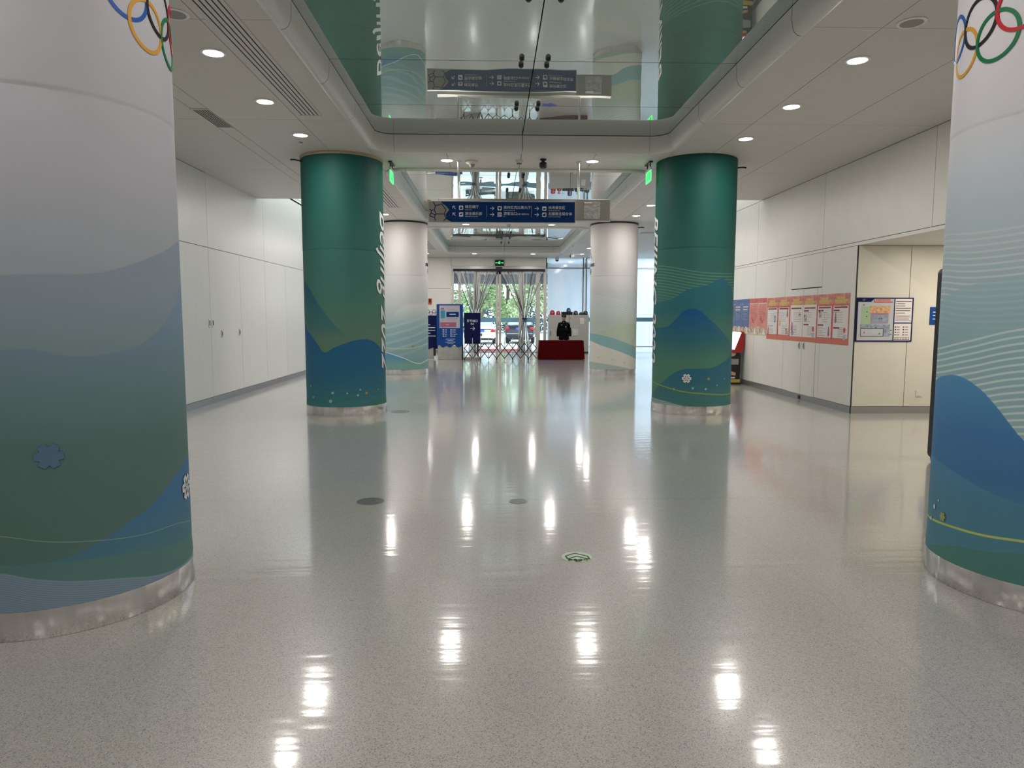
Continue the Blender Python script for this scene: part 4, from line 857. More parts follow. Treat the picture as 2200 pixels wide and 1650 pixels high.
# ------------------------------------------------------------------ RIGHT WALL: posters, map
def poster(yc0, yc1, z0, z1, kind, label, group, seed):
    t = thing('poster', label, 'poster', (XR, yc0, z0), group=group)
    w = yc0-yc1; h = z1-z0; f = Flat((0, 0, 0), (0, -1, 0), (0, 0, 1), t); rr = random.Random(seed)
    if kind == 'red':
        f.rect('sheet', M['redp'], 0, 0, w-.004, h, .003)
        f.rect('header', M['redh'], .0, h*.80, w-.004, h, .0045, .0012); f.rect('footer', M['redb'], 0, 0, w-.004, h*.105, .0045, .0012)
        f.rrect('text_panel', M['paper'], .035, h*.125, w-.04, h*.76, .012, .005, .0015)
        for i, (yy, hh, x0) in enumerate(((.915, .045, .25), (.86, .055, .12), (.815, .032, .16))):
            x = w*x0
            while x < w*(1-x0)-.02:
                cw = hh*h*.8
                f.rect('gold_headline', M['gold'], x, h*yy-hh*h/2+rr.uniform(-.003, .003), x+cw*.8, h*yy+hh*h/2+rr.uniform(-.004, .004), .006, .001); x += cw
        f.rect('title_bar', M['maroon'], .07, h*.715, w-.075, h*.745, .006, .0008)
        if seed >= 3: f.rect('title_bar', M['maroon'], .05, h*.655, w*.42, h*.685, .006, .0008); f.rect('title_bar', M['maroon'], .05, h*.36 if seed < 5 else h*.31, w*.45, h*.39 if seed < 5 else h*.34, .006, .0008)
        for (a, b_, n, s2) in ((.44, .63, 5, 1), (.16, .33, 6, 2)):
            if (seed+s2) % 2: f.lines('text_lines', M['ink'], w*.36, w*.88, h*a, h*b_, n, .007, .006, seed*7+s2)
            else: f.lines('text_lines', M['ink'], w*.10, w*.62, h*a, h*b_, n, .007, .006, seed*7+s2)
        def pic(px, py, k2):
            if k2 == 0: f.disc('picture', M['teal'], px, py, .045, .0065, .001, 16, .085); f.disc('picture_detail', M['mapgrey'], px, py, .024, .0075, .001, 12, .05)
            elif k2 == 1: f.poly('picture', M['gold'], [(px-.05, py-.06), (px+.05, py-.06), (px+.03, py+.03), (px, py+.09), (px-.03, py+.02)], .0065, .001)
            elif k2 == 2:
                f.poly('picture', M['sand'], [(px-.06, py-.08), (px+.06, py-.08), (px+.02, py+.0), (px, py+.11), (px-.02, py)], .0065, .001); f.rect('picture_detail', M['inkd'], px-.04, py-.03, px+.04, py-.015, .0075, .001)
            elif k2 == 3: f.poly('picture', M['posterblue'], [(px-.06, py), (px, py-.06), (px+.06, py), (px, py+.06)], .0065, .001); f.rect('picture_detail', M['paper'], px-.015, py-.015, px+.015, py+.015, .0075, .001)
            elif k2 == 4:
                f.rrect('picture', M['mapgrey'], px-.05, py-.11, px+.05, py-.03, .01, .0065, .001); f.rect('picture', M['sand'], px-.035, py-.03, px+.035, py+.05, .0065, .001); f.disc('picture_detail', M['redink'], px, py+.06, .038, .0075, .001, 14, .05)
            elif k2 == 5:
                for sx in (-.03, .03): f.disc('picture', M['inkd'] if sx < 0 else M['green'], px+sx, py+.04, .022, .0065, .001, 10, .035); f.rect('picture_detail', M['maroon'], px+sx-.012, py-.07, px+sx+.012, py+.005, .0065, .001)
            else: f.poly('picture', M['mauve'], [(px-.04, py-.08), (px+.04, py-.08), (px+.015, py+.09), (px-.015, py+.09)], .0065, .001); f.rect('picture_detail', M['inkd'], px-.01, py-.11, px+.01, py-.08, .0065, .001)
        pl = [[(.74, .49, 0), (.16, .2, 6)], [(.80, .64, 6), (.2, .40, 1), (.78, .21, 5)], [(.76, .62, 2), (.2, .33, 6), (.24, .18, 3)], [(.2, .52, 5), (.77, .22, 4)], [(.22, .6, 5), (.8, .25, 6)], [(.2, .53, 6), (.75, .22, 4)]][seed]
        for px, py, k2 in pl: pic(px*w, py*h, k2)
    else:
        m = M['posterblue'] if kind == 'blue' else M['pink']
        f.rect('sheet', m, 0, .0, w-.004, h, .003)
        f.rect('top_strip', M['posterblue'] if kind == 'blue' else M['redp'], 0, h*.88, w-.004, h, .0045, .001)
        for px in (.06, w-.07): f.disc('corner_stud', M['letter'], px, h*.86, .014, .006, .001, 8)
        if kind == 'pink': f.rect('title_rule', M['paper'], .07, h*.85, w-.08, h*.865, .006, .001)
        f.lines('text_lines', M['bluegrey'] if kind == 'blue' else M['redp'], w*.15, w*.85, h*.42, h*.78, 9, .012, .006, seed)
        f.lines('headline', M['paper'] if kind == 'blue' else M['redh'], w*.2, w*.84, h*.70, h*.78, 2, .022, .007, seed)
        if kind == 'pink': f.disc('vase_drawing', M['redh'], w*.5, h*.42, w*.28, .0055, .001, 18, h*.11); f.line('vase_drawing', M['maroon'], w*.3, h*.46, w*.6, h*.34, .02, .0075, .001)
        pts = [(0, .0)]; xx = 0
        while xx < w-.004: pts.append((xx, h*(.14+.10*rr.random()))); xx += w/9
        pts += [(w-.004, h*.2), (w-.004, 0)]
        f.poly('landscape_drawing', M['sand'], pts, .006, .001)
        f.disc('landscape_detail', M['bluegrey'], w*.3, h*.12, .05, .0072, .001, 12, .06); f.poly('landscape_detail', M['paper'], [(w*.55, .02), (w*.9, .02), (w*.72, h*.22)], .0072, .001)
    f.done()
wP = (15.95-12.22)/6
rp_lab = ['leftmost red framed notice poster, with a blue oval picture', 'second red framed notice poster from the left, with a small orange lantern', 'third red framed notice poster from the left, with a blue diamond picture', 'fourth red framed notice poster from the left, two dark red subheadings', 'fifth red framed notice poster from the left, just above the door leaves', 'rightmost red framed notice poster with a red-topped lantern picture']
for i in range(6): poster(15.95-wP*i, 15.95-wP*(i+1), 1.19, 2.12, 'red', rp_lab[i], 'row of red framed posters on the right wall', i)
for i, (a, c, kd, lb) in enumerate(((18.15, 17.61, 'blue', 'farther blue poster with a sandy skyline next to the green column'), (17.60, 17.07, 'blue', 'nearer blue poster with a sandy skyline, left of the pink-red ones'), (17.06, 16.52, 'pink', 'left pink-red poster with a vase drawing, beside the blue ones'), (16.51, 15.97, 'pink', 'right pink-red poster with a vase drawing, beside the framed notices'))):
    poster(a, c, 1.26, 2.13, kd, lb, 'tall posters beyond the red notices', 20+i)
poster(18.70, 18.16, 1.26, 2.13, 'blue', 'blue poster mostly hidden behind the right green column', 'tall posters beyond the red notices', 29)
t = thing('floor_map_board', 'navy framed floor map board marked 1F on the cream recess wall', 'sign', (6.315, YR-.014, 1.265))
f = Flat((0, 0, 0), (1, 0, 0), (0, 0, 1), t); w, h = 1.0, .765; MX = lambda px: (px-1837)/120.5*w
f.rect('frame', M['navyd'], 0, 0, w, h, .016); f.rect('map_sheet', M['mapgrey'], .022, .022, .655, h-.075, .018, .002); f.rect('map_sheet', M['mapgrey'], .30, h-.08, .655, h-.022, .018, .002)
f.poly('map_sheet', M['mapgrey'], [(.24, h-.078), (.31, h-.022), (.31, h-.078)], .018, .002)
f.rect('text_sheet', M['paper'], .675, .335, .975, h-.022, .018, .002); f.rect('text_sheet', M['paper'], .675, .022, .975, .315, .018, .002)
f.text('lettering', M['bluegrey'], '1F', .09, h-.062, .058, .018)
for r_ in range(2):
    for q in range(9+r_*2): f.rect('red_title', M['redink'], .33+q*.029-r_*.02, h-.052-r_*.036, .352+q*.029-r_*.02, h-.030-r_*.036, .021, .001)
f.rect('map_shapes_green', M['green'], .09, .30, .27, .61, .02, .001); f.rect('map_shapes_orange', M['orange'], .23, .50, .59, .62, .0215, .001); f.rect('map_shapes_purple', M['purple'], .255, .32, .565, .50, .023, .001); f.rect('map_shapes_purple', M['mauve'], .27, .475, .555, .487, .025, .001); f.rect('map_shapes_dark', M['bluegrey'], .27, .355, .55, .45, .0245, .001)
f.rect('map_shapes_blue', M['bluegrey'], .07, .235, .60, .30, .02, .001); f.rect('map_shapes_blue', M['bluegrey'], .49, .09, .60, .235, .02, .001)
for a in ((.08, .09, .49, .098), (.08, .225, .49, .233), (.08, .09, .088, .233), (.482, .09, .49, .233)): f.rect('map_outline', M['inkd'], *a, .0215, .001)
for px, py in ((.18, .52), (.18, .44), (.40, .40), (.44, .40), (.15, .16), (.42, .14), (.35, .245), (.12, .64), (.62, .2), (.62, .13)): f.disc('map_marks', M['inkd'], px, py, .010, .026, .001, 8)
f.lines('notice_text', M['inkd'], .69, .96, .50, .70, 6, .010, .02, 3); f.lines('notice_text', M['ink'], .69, .96, .37, .46, 6, .006, .02, 4)
for r_ in range(4):
    for c_ in range(2): f.rect('legend', M['inkd'], .69+c_*.14, .245-r_*.045, .712+c_*.14, .265-r_*.045, .02, .001); f.rect('legend', M['ink'], .725+c_*.14, .248-r_*.045, .775+c_*.15, .262-r_*.045, .02, .001)
for r_ in range(2):
    for q in range(10): f.rect('legend', M['ink' if r_ == 0 else 'inkd'], .68+q*.028, .065-r_*.03, .698+q*.028, .082-r_*.03, .02, .001)
f.done()
t = thing('wall_sign', 'small blue sign at the right end of the cream recess wall', 'sign', (7.62, YR-.014, 1.56)); bx('board', M['blue'], t, 0, -.012, 0, .42, 0, .31, bevel=.003)
f = Flat((0, -.012, 0), (1, 0, 0), (0, 0, 1), t); f.lines('text_lines', M['letter'], .05, .3, .10, .22, 3, .014, .002, 1); f.done()
t = thing('wall_socket', 'square white socket low on the cream recess wall', 'socket', (7.505, YR-.014, .355)); bx('plate', M['wallw'], t, -.06, -.012, -.06, .06, 0, .06, bevel=.004); bx('rocker', M['wallw'], t, -.042, -.017, -.042, .042, -.011, .042, bevel=.003)
# advertising display behind near right column
t = thing('advertising_display', 'tall rounded black-edged display mostly hidden behind the near right column', 'display', (5.595, 8.0, 0), 0)
def rslab(x0, z0, x1, z1, y0, y1, r):
    b = bmesh.new(); pts = []
    for cx, cz, a in ((x1-r, z0+r, -90), (x1-r, z1-r, 0), (x0+r, z1-r, 90), (x0+r, z0+r, 180)):
        for i in range(7): q = math.radians(a+i*15); pts.append((cx+r*math.cos(q), cz+r*math.sin(q)))
    A = [b.verts.new((x, y0, z)) for x, z in pts]; B = [b.verts.new((x, y1, z)) for x, z in pts]; b.faces.new(A); b.faces.new(B[::-1])
    for i in range(len(pts)): b.faces.new((A[i], B[i], B[(i+1) % len(pts)], A[(i+1) % len(pts)]))
    bmesh.ops.recalc_face_normals(b, faces=b.faces[:]); return b
obj('case', rslab(-.43, .03, .43, 2.26, -.05, .05, .07), M['black'], t); obj('black_front', rslab(-.42, .04, .42, 2.25, -.06, -.05, .065), M['black'], t); obj('screen', rslab(-.38, .10, .38, 2.18, -.064, -.06, .03), M['dark'], t); bx('base', M['dark'], t, -.3, -.2, 0, .3, .2, .035, bevel=.006)
# red and black kiosk by the right wall
t = thing('touch_kiosk', 'black and yellow kiosk with red sloping screen housing behind the right green column', 'kiosk', (6.05, 17.45, 0))
bx('cabinet', M['black'], t, -.40, -.16, .04, .14, .34, .84, bevel=.01); bx('plinth', M['dark'], t, -.42, -.18, 0, .16, .36, .05)
b = bmesh.new(); pts = [(-.50, .80), (.10, .80), (.24, 1.30), (.10, 1.32), (-.02, 1.30)]
pts = [(-.14, .80), (.19, .80), (.22, 1.10), (.21, 1.31), (.14, 1.33), (-.035, .86), (-.14, .86)]
A = [b.verts.new((x, -.18, z)) for x, z in pts]; B = [b.verts.new((x, .36, z)) for x, z in pts]; b.faces.new(A); b.faces.new(B[::-1])
for i in range(len(pts)): b.faces.new((A[i], B[i], B[(i+1) % len(pts)], A[(i+1) % len(pts)]))
bmesh.ops.recalc_face_normals(b, faces=b.faces[:]); obj('screen_housing', b, M['kred'], t)
sc = bx('screen', M['screen'], t, -.012, -.185, -.235, .03, .34, .225, bevel=0); sc.location = (.035, 0, 1.10); sc.rotation_euler = (0, math.radians(20.4), 0)
f = Flat((-.30, -.16, .04), (1, 0, 0), (0, 0, 1), t)
f.rect('grey_label', M['grey'], .18, .46, .40, .60, .004); f.disc('yellow_print', M['yellow'], .08, .48, .10, .004, None, 16, .13); f.rect('yellow_print', M['yellow'], .0, .0, .44, .09, .004); f.poly('orange_print', M['orange'], [(.12, .68), (.2, .66), (.3, .68), (.33, .74), (.25, .76), (.2, .78), (.12, .74)], .005)
f.poly('orange_print', M['orange'], [(.05, .16), (.2, .2), (.33, .18), (.33, .26), (.2, .3), (.08, .26)], .005); f.rect('white_print', M['white'], .15, .11, .32, .15, .005); f.done()
b = bmesh.new(); bar(b, (.12, -.1, .7), (.16, -.1, .74), .008); bar(b, (.16, -.1, .74), (.16, -.1, .3), .008); bar(b, (.16, -.1, .3), (.12, -.1, .06), .008); obj('power_cable', b, M['black'], t)

# ------------------------------------------------------------------ FLOOR MARKS
def plate_(x, y, r, m, lab):
    t = thing('floor_cover_plate', lab, 'floor cover', (x, y, 0)); b = bmesh.new(); cyl(b, (0, 0, .0015), r, .003, 40); obj('disc', b, m, t); b = bmesh.new(); lathe(b, [(r, 0), (r+.006, 0), (r+.006, .0035), (r, .0035)], (0, 0, 0), 40); obj('rim', b, M['grey'], t)
plate_(-1.13, 6.32, .125, M['greyflo'], 'larger dark grey round floor plate left of centre'); plate_(.23, 6.29, .078, M['greyflo2'], 'small grey round floor plate near the centre'); plate_(-1.66, 12.41, .16, M['greyflo'], 'grey round floor plate beside the foot of the left green column')
t = thing('floor_exit_sticker', 'round pale green floor sticker with a chevron and the word EXIT', 'sticker', (.592, 4.79, 0))
b = bmesh.new(); cyl(b, (0, 0, .001), .108, .002, 40); obj('disc', b, M['stick'], t)
f = Flat((0, 0, .002), (1, 0, 0), (0, 1, 0), t)
op = [(-.078, .02), (-.006, .075), (.078, .012), (.085, -.052), (.0, .012), (-.070, -.042)]
for i in range(6): a, c = op[i], op[(i+1) % 6]; f.line('chevron', M['dgreen'], *a, *c, .011, .0012+.0001*i)
f.text('lettering', M['dgreen'], '安全出口', .0, -.075, .036, .0014, 'CENTER', bold=.001); f.text('lettering', M['dgreen'], 'EXIT', .0, -.098, .022, .0014, 'CENTER', bold=.001); f.done()
t = thing('floor_arrow', 'blue tape arrow on the floor in front of the red table', 'floor marking', (2.02, 25.9, 0)); f = Flat((0, 0, 0), (1, 0, 0), (0, 1, 0), t); f.rect('shaft', M['bluetape'], -.25, -.12, .0, .12, .002); f.poly('head', M['bluetape'], [(0, -.25), (.32, 0), (0, .25)], .002); f.done()

# ------------------------------------------------------------------ TOTEMS AND SIGNS AT THE ENTRANCE
t = thing('map_totem', 'bright blue standing map totem with wavy lower edge on a concrete-look base', 'sign', (-2.19, 27.3, 0))
bx('base', M['concrete'], t, .03, 0, 0, .98, .30, .55, bevel=.01)
f = Flat((0, -.012, 0), (1, 0, 0), (0, 0, 1), t)
wv = [(1.02*i/24, .52+.04*math.sin(i*.9)+.025*math.sin(i*.43+1)) for i in range(25)]
f.poly('blue_board', M['blue'], wv+[(1.02, 2.16), (0, 2.16)], .0, .09)
f.rect('map_sheet', mat('lilac_map_sheet', (.46, .44, .50, 1), .5), .11, 1.24, .90, 2.11, .004); f.rect('map_block', M['teal'], .155, 1.61, .325, 1.92, .007); f.rect('map_block', M['navy'], .38, 1.66, .86, 1.86, .007); f.rect('pink_block', M['mauve'], .13, 1.27, .76, 1.46, .007); f.rect('pink_block', M['mauve'], .165, 1.95, .29, 2.01, .007)
for q in range(8): f.rect('map_marks', M['ink'], .42+q*.05, 1.92, .44+q*.05, 1.95, .006); f.rect('map_marks', M['ink'], .42+q*.05, 1.58, .45+q*.05, 1.61, .006)
for q in range(7): f.rect('map_marks', M['ink'], .16+q*.09, 1.52, .20+q*.09, 1.54, .006)
f.lines('map_marks', M['letter'], .5, .74, 1.75, 1.77, 1, .025, .009, 1); f.rect('map_marks', M['paper'], .36, 1.35, .48, 1.37, .009)
for c_ in range(2):
    for r_ in range(4): f.rrect('legend_icons', M['letter'], .23+c_*.30, 1.14-r_*.08, .275+c_*.30, 1.185-r_*.08, .01, .004); f.rect('legend_text', M['letter'], .30+c_*.30, 1.15-r_*.08, (.40 if r_ < 3 else .38)+c_*(.34+.05*(r_ == 2)), 1.17-r_*.08, .004)
for r_, ww in enumerate((.36, .22, .38, .22)): f.rect('footer_text', M['letter'], .53-ww/2, .80-r_*.06, .53+ww/2, .812-r_*.06, .004)
f.done()
bx('dark_edge', M['navyd'], t, .99, -.09, 0, 1.03, .02, .60); 
t = thing('direction_totem', 'dark navy totem with white cell pattern, behind the bright blue map totem', 'sign', (-3.3, 28.2, 0))
bx('base', M['concrete'], t, .03, 0, 0, .90, .28, .45, bevel=.01)
f = Flat((0, -.012, 0), (1, 0, 0), (0, 0, 1), t); f.poly('navy_board', M['navyd'], [(1.12*i/20, .40+.03*math.sin(i*.9)) for i in range(21)]+[(1.12, 1.72), (0, 1.72)], .0, .09)
f.rect('pattern_band', M['paper'], 0, 1.72, 1.12, 1.97, .0, .09)
for i in range(9):
    cx, cz = .06+i*.125, 1.80+(.09 if i % 2 else 0); n6 = [(cx+.075*math.cos(q*PI/3+.3), cz+.075*math.sin(q*PI/3+.3)) for q in range(6)]
    for q in range(6): f.line('cell_lines', M['navyd'], *n6[q], *n6[(q+1) % 6], .014, .004+.0001*q)
f.lines('text_lines', M['letter'], .45, 1.0, .9, 1.35, 5, .028, .004, 5); f.done()
bx('dark_post', M['black'], t, .90, .0, .10, .99, .09, .42); bx('post_foot', M['white'], t, .91, .0, 0, .98, .08, .11)
t = thing('exit_pointer_sign', 'dark navy standing sign reading Exit with an arrow right', 'sign', (-1.13, 27.35, 0))
bx('foot', M['concrete'], t, -.02, -.18, 0, .64, .18, .10, bevel=.01)
b = bmesh.new(); cyl(b, (.31, 0, .4), .03, .65, 14); obj('post', b, M['lgrey'], t, smooth=True)
bx('board', M['navyd'], t, 0, -.05, .62, .64, -.01, 1.83, bevel=.004)
f = Flat((0, -.05, 0), (1, 0, 0), (0, 0, 1), t); f.text('lettering', M['letter'], '游客出口', .325, 1.475, .105, .003, 'CENTER', bold=.002); f.text('lettering', M['letter'], 'Exit', .325, 1.37, .085, .003, 'CENTER', bold=.002); f.arrow('arrow', M['letter'], .33, 1.22, .17, .018, .003); f.done()
t = thing('fire_alarm_box', 'red fire alarm box on the far wall beside the left white column', 'alarm', (-2.93, YD, 2.38)); bx('case', M['redink'], t, -.08, -.06, -.13, .08, .02, .13, bevel=.008); bx('black_panel', M['black'], t, -.05, -.067, -.05, .05, -.058, .10); 
# folding lattice gate
t = thing('folding_gate', 'metal scissor lattice gate across the entrance', 'gate', (-1.12, 26.93, 0)); px_ = .309; n = 10
zt, zb = .66, .07
for i in range(n):
    x = .02+i*px_; b = bmesh.new(); box(b, x-.013, -.012, .02, x+.013, .012, .86 if i % 1 == 0 else .7); obj('upright', b, M['lgrey'], t)
    if i % 2 == 0: b = bmesh.new(); cyl(b, (x, 0, .022), .022, .022, 12, axis='Y'); box(b, x-.028, -.016, .03, x+.028, .016, .09); obj('caster', b, M['black'], t)
for i in range(-1, n):
    x = .02+i*px_
    for s, yy in ((1, -.016), (-1, .016)):
        x0, x1 = (x+px_/2, x+px_*2) if s > 0 else (x+px_*1.5, x)
        z0, z1 = zt, zb
        lo, hi = 0, .02+(n-1)*px_
        A_, B_ = Vector((x0, yy, z0)), Vector((x1, yy, z1))
        def clipx(p, q):
            for lim, sg in ((lo, 1), (hi, -1)):
                if (p.x-lim)*sg < 0 and (q.x-lim)*sg < 0: return None
                if (p.x-lim)*sg < 0: p = p.lerp(q, (lim-p.x)/(q.x-p.x))
                if (q.x-lim)*sg < 0: q = q.lerp(p, (lim-q.x)/(p.x-q.x))
            return p, q
        r_ = clipx(A_, B_)
        if r_ and (r_[0]-r_[1]).length > .05:
            b = bmesh.new(); bar(b, r_[0], r_[1], .0155, 4); obj('lattice_bar', b, M['black'], t)
bx('red_reflector', M['redink'], t, .02+4*px_-.01, -.02, .48, .02+4*px_+.012, -.012, .66)
# ------------------------------------------------------------------ GUARD TABLE, PERSON, CABINETS
t = thing('folding_table', 'long folding table hidden under the dark red cloth', 'table', (2.685, 27.6, 0)); bx('table_top', M['offw'], t, -.84, -.33, .70, .84, .33, .735)
for sx in (-.75, .75):
    for sy in (-.27, .27): bx('leg', M['dark'], t, sx-.015, sy-.015, 0, sx+.015, sy+.015, .70)
b = bmesh.new(); nx, nz = 60, 10; top = []
per = []
for i in range(20): per.append((-.86+1.72*i/20, -.35))
for i in range(8): per.append((.86, -.35+.7*i/8))
for i in range(20): per.append((.86-1.72*i/20, .35))
for i in range(8): per.append((-.86, .35-.7*i/8))
rings = []
for q in range(7):
    zz = .745-.73*q/6; rg = []
    for i, (x, y) in enumerate(per):
        fl = .028*q/6*math.sin(i*1.9)+.02*q/6; d = Vector((x/.86, y/.35*.5, 0)); d.normalize()
        ex = 1+.03*q/6
        rg.append(b.verts.new((x*ex+d.x*fl, y+d.y*fl+(0), max(.006, zz+.004*math.sin(i*2.3)*(q > 0)))))
    rings.append(rg)
b.faces.new(rings[0])
for a, c in zip(rings, rings[1:]):
    for i in range(len(per)): b.faces.new((a[i], a[(i+1) % len(per)], c[(i+1) % len(per)], c[i]))
bmesh.ops.recalc_face_normals(b, faces=b.faces[:]); o = obj('tablecloth', b, M['red'], smooth=True, label='dark red cloth covering the guard table down to the floor', category='tablecloth'); o.location = (2.685, 27.6, 0)
def cabinet(x0, x1, label, note):
    t = thing('steel_cabinet', label, 'cabinet', (x0, YD-.62, 0)); w = x1-x0
    bx('body', M['cab'], t, 0, .02, .0, w, .5, 1.76, bevel=.005); bx('plinth', M['dark'], t, .01, .005, 0, w-.01, .02, .06)
    if note:
        bx('door', M['cab'], t, .008, 0, .07, w-.008, .02, 1.75, bevel=.003)
        bx('keypad_plate', M['lgrey'], t, .10, -.012, .80, .42, 0, 1.12)
        f = Flat((0, -.012, 0), (1, 0, 0), (0, 0, 1), t); 
        for q in range(4): f.rect('keypad_button', M['white'], .24, .83+q*.065, .29, .865+q*.065, .004)
        f.rect('slot', M['inkd'], .02, 1.05, .10, 1.07, .004)
        f.done(); f = Flat((0, 0, 0), (1, 0, 0), (0, 0, 1), t); f.rect('paper_note', M['paper'], .50, 1.36, .68, 1.62, .003); f.lines('note_text', M['ink'], .53, .66, 1.40, 1.58, 6, .008, .005, 3); f.done()
    else:
        for a, c in ((0, w),): bx('door', M['cab'], t, a+.008, 0, .07, c-.008, .02, 1.75, bevel=.003); bx('handle', M['dark'], t, .06, -.02, .82, .08, 0, 1.02)
    return t
cabinet(2.58, 3.50, 'left grey steel cabinet behind the guard, red helmets on top', False); cabinet(3.51, 4.42, 'right grey steel cabinet with a paper note and keypad', True)
def helmet(x, m, label, r=.105, z=1.76, vis=True):
    t = thing('helmet', label, 'helmet', (x, YD-.37, z)); b = bmesh.new()
    lathe(b, [(r*1.0, .0), (r*1.02, .02), (r*1.02, r*.7), (r*.93, r*1.2), (r*.70, r*1.62), (r*.35, r*1.82), (.001, r*1.88)], (0, 0, 0), 20)
    for v in b.verts: v.co.y *= 1.15
    obj('shell', b, m, t, smooth=True)
    b = bmesh.new(); lathe(b, [(r*1.0, 0), (r*1.16, .0), (r*1.16, .012), (r*1.0, .02)], (0, 0, 0), 20); obj('brim', b, m, t)
    b = bmesh.new(); cyl(b, (.01, -r*1.19, r*.8), .028, .01, 12, axis='Y'); obj('badge', b, M['silver'], t)
helmet(2.745, M['hred'], 'leftmost red helmet on top of the cabinets', .118); helmet(3.02, M['hred'], 'second red helmet from the left on the cabinets', .10)
bx('dark_case', M['hblack'], None, 3.16, YD-.5, 1.76, 3.68, YD-.22, 1.90, bevel=.01, label='flat black case lying on the cabinets under the blue helmet', category='case')
helmet(3.50, M['hblue'], 'dark blue helmet sitting on the black case', .098, 1.90); helmet(3.83, M['hblack'], 'black helmet right of the black case on the cabinets', .106)
b = bmesh.new(); sph(b, (0, 0, .0), .115, .85, .9, 1.15, 16)
for v in b.verts: v.co.z = max(0, v.co.z)+(.01*math.sin(v.co.x*40) if v.co.z > 0 else 0)
o = obj('folded_cap', b, M['hgreen'], smooth=2, label='dark green cloth cap between the two black helmets', category='cap'); o.location = (4.065, YD-.37, 1.76)
helmet(4.29, M['hblack'], 'rightmost black helmet on the cabinets', .106)

P = thing('person', 'guard in black uniform and cap standing behind the red table', 'person', (2.90, 28.6, 0), math.radians(-8))
# continuous body (skin) with clothes over it
bv = [(0, 0, .93), (0, 0, 1.10), (0, .0, 1.28), (0, .01, 1.40), (0, .0, 1.48), (0, -.01, 1.53),
      (-.17, .01, 1.38), (-.235, .01, 1.12), (-.245, -.06, .86), (.17, .01, 1.38), (.255, .02, 1.12), (.265, -.06, .87),
      (-.09, 0, .86), (-.105, -.01, .48), (-.11, .02, .09), (-.12, -.12, .045), (.09, 0, .86), (.105, -.01, .48), (.11, .02, .09), (.12, -.12, .045)]
be = [(0, 1), (1, 2), (2, 3), (3, 4), (4, 5), (3, 6), (6, 7), (7, 8), (3, 9), (9, 10), (10, 11), (0, 12), (12, 13), (13, 14), (14, 15), (0, 16), (16, 17), (17, 18), (18, 19)]
brd = [(.14, .10), (.13, .09), (.15, .10), (.12, .09), .052, .05, .06, .045, .03, .06, .045, .03, .085, .058, .04, .035, .085, .058, .04, .035]
body = skin('body', bv, be, brd, M['skin'], P)
jv = bv[:5]+bv[6:12]+[(0, 0, .79)]; je = [(11, 0), (0, 1), (1, 2), (2, 3), (3, 4), (3, 5), (5, 6), (6, 7), (3, 8), (8, 9), (9, 10)]
jr = [(.212, .155), (.205, .15), (.212, .15), (.165, .12), .074, .084, .068, .056, .084, .068, .056, (.222, .165)]
jv[4] = (0, 0, 1.47); jk = skin('jacket', jv, je, jr, M['uniform'], P)
b = bmesh.new(); lathe(b, [(.125, 1.425), (.088, 1.465), (.066, 1.515), (.058, 1.515)], (0, -.005, 0), 20); obj('collar', b, M['uniform'], P, smooth=True)
tv = [(0, 0, .93)]+[bv[i] for i in (12, 13, 14, 16, 17, 18)]; te = [(0, 1), (1, 2), (2, 3), (0, 4), (4, 5), (5, 6)]; skin('trousers', tv, te, [(.14, .10), .095, .08, .065, .095, .08, .065], M['uniform'], P)
for s in (-1, 1):
    b = bmesh.new(); sph(b, (s*.115, -.05, .045), .06, .85, 2.2, .75, 12)
    for v in b.verts: v.co.z = max(.0, v.co.z)
    obj('shoe', b, M['black'], P, smooth=2)
    # hand: palm and five curled fingers
    hx, hy, hz = s*.252, -.085, .80
    if s < 0: hx = -.25
    pv = [(hx, hy+.01, hz+.05), (hx, hy-.01, hz), (hx, hy-.02, hz-.04)]; pe = [(0, 1), (1, 2)]; pr = [(.022, .026), (.018, .038), (.015, .036)]
    base = 1
    for q, (oy, L) in enumerate(((-.035, .065), (-.012, .075), (.011, .07), (.032, .055))):
        i0 = len(pv); pv += [(hx-s*.004, hy-.02+oy, hz-.055), (hx-s*.012, hy-.02+oy, hz-.055-L*.5), (hx-s*.03, hy-.02+oy*.9, hz-.055-L*.9)]; pe += [(2, i0), (i0, i0+1), (i0+1, i0+2)]; pr += [.0095, .009, .0075]
    i0 = len(pv); pv += [(hx-s*.012, hy-.05, hz-.01), (hx-s*.02, hy-.068, hz-.04)]; pe += [(1, i0), (i0, i0+1)]; pr += [.011, .009]
    skin('hand', pv, pe, pr, M['skin'], P, 1)
b = bmesh.new(); vs = sph(b, (0, -.015, 1.615), .1, .76, .92, 1.18, 24)
for v in b.verts:
    dz = v.co.z-1.615
    if dz < -.03: v.co.x *= 1-.35*min(1, (-dz-.03)/.09)
    if v.co.y < -.08 and abs(v.co.x) < .02 and -.035 < dz < .02: v.co.y -= .018
for s in (-1, 1): sph(b, (s*.077, 0, 1.61), .022, .4, .8, 1.3, 8)
hd = obj('head', b, M['skin'], P, smooth=2)
b = bmesh.new()
for s in (-1, 1): sph(b, (s*.03, -.102, 1.622), .010, 1.2, .6, .6, 8)
obj('eyes', b, M['inkd'], hd)
b = bmesh.new()
for s in (-1, 1): box(b, s*.032-.017, -.108, 1.642, s*.032+.017, -.100, 1.648)
obj('eyebrows', b, M['hair'], hd); b = bmesh.new(); sph(b, (0, -.098, 1.568), .02, 1.1, .4, .3, 8); obj('mouth', b, mat('lips', (.35, .12, .10, 1), .5), hd)
b = bmesh.new(); sph(b, (0, .008, 1.635), .104, .80, .95, 1.1, 20)
bmesh.ops.delete(b, geom=[v for v in b.verts if v.co.y < -.045 or v.co.z < 1.575], context='VERTS'); obj('hair', b, M['hair'], P, smooth=2)
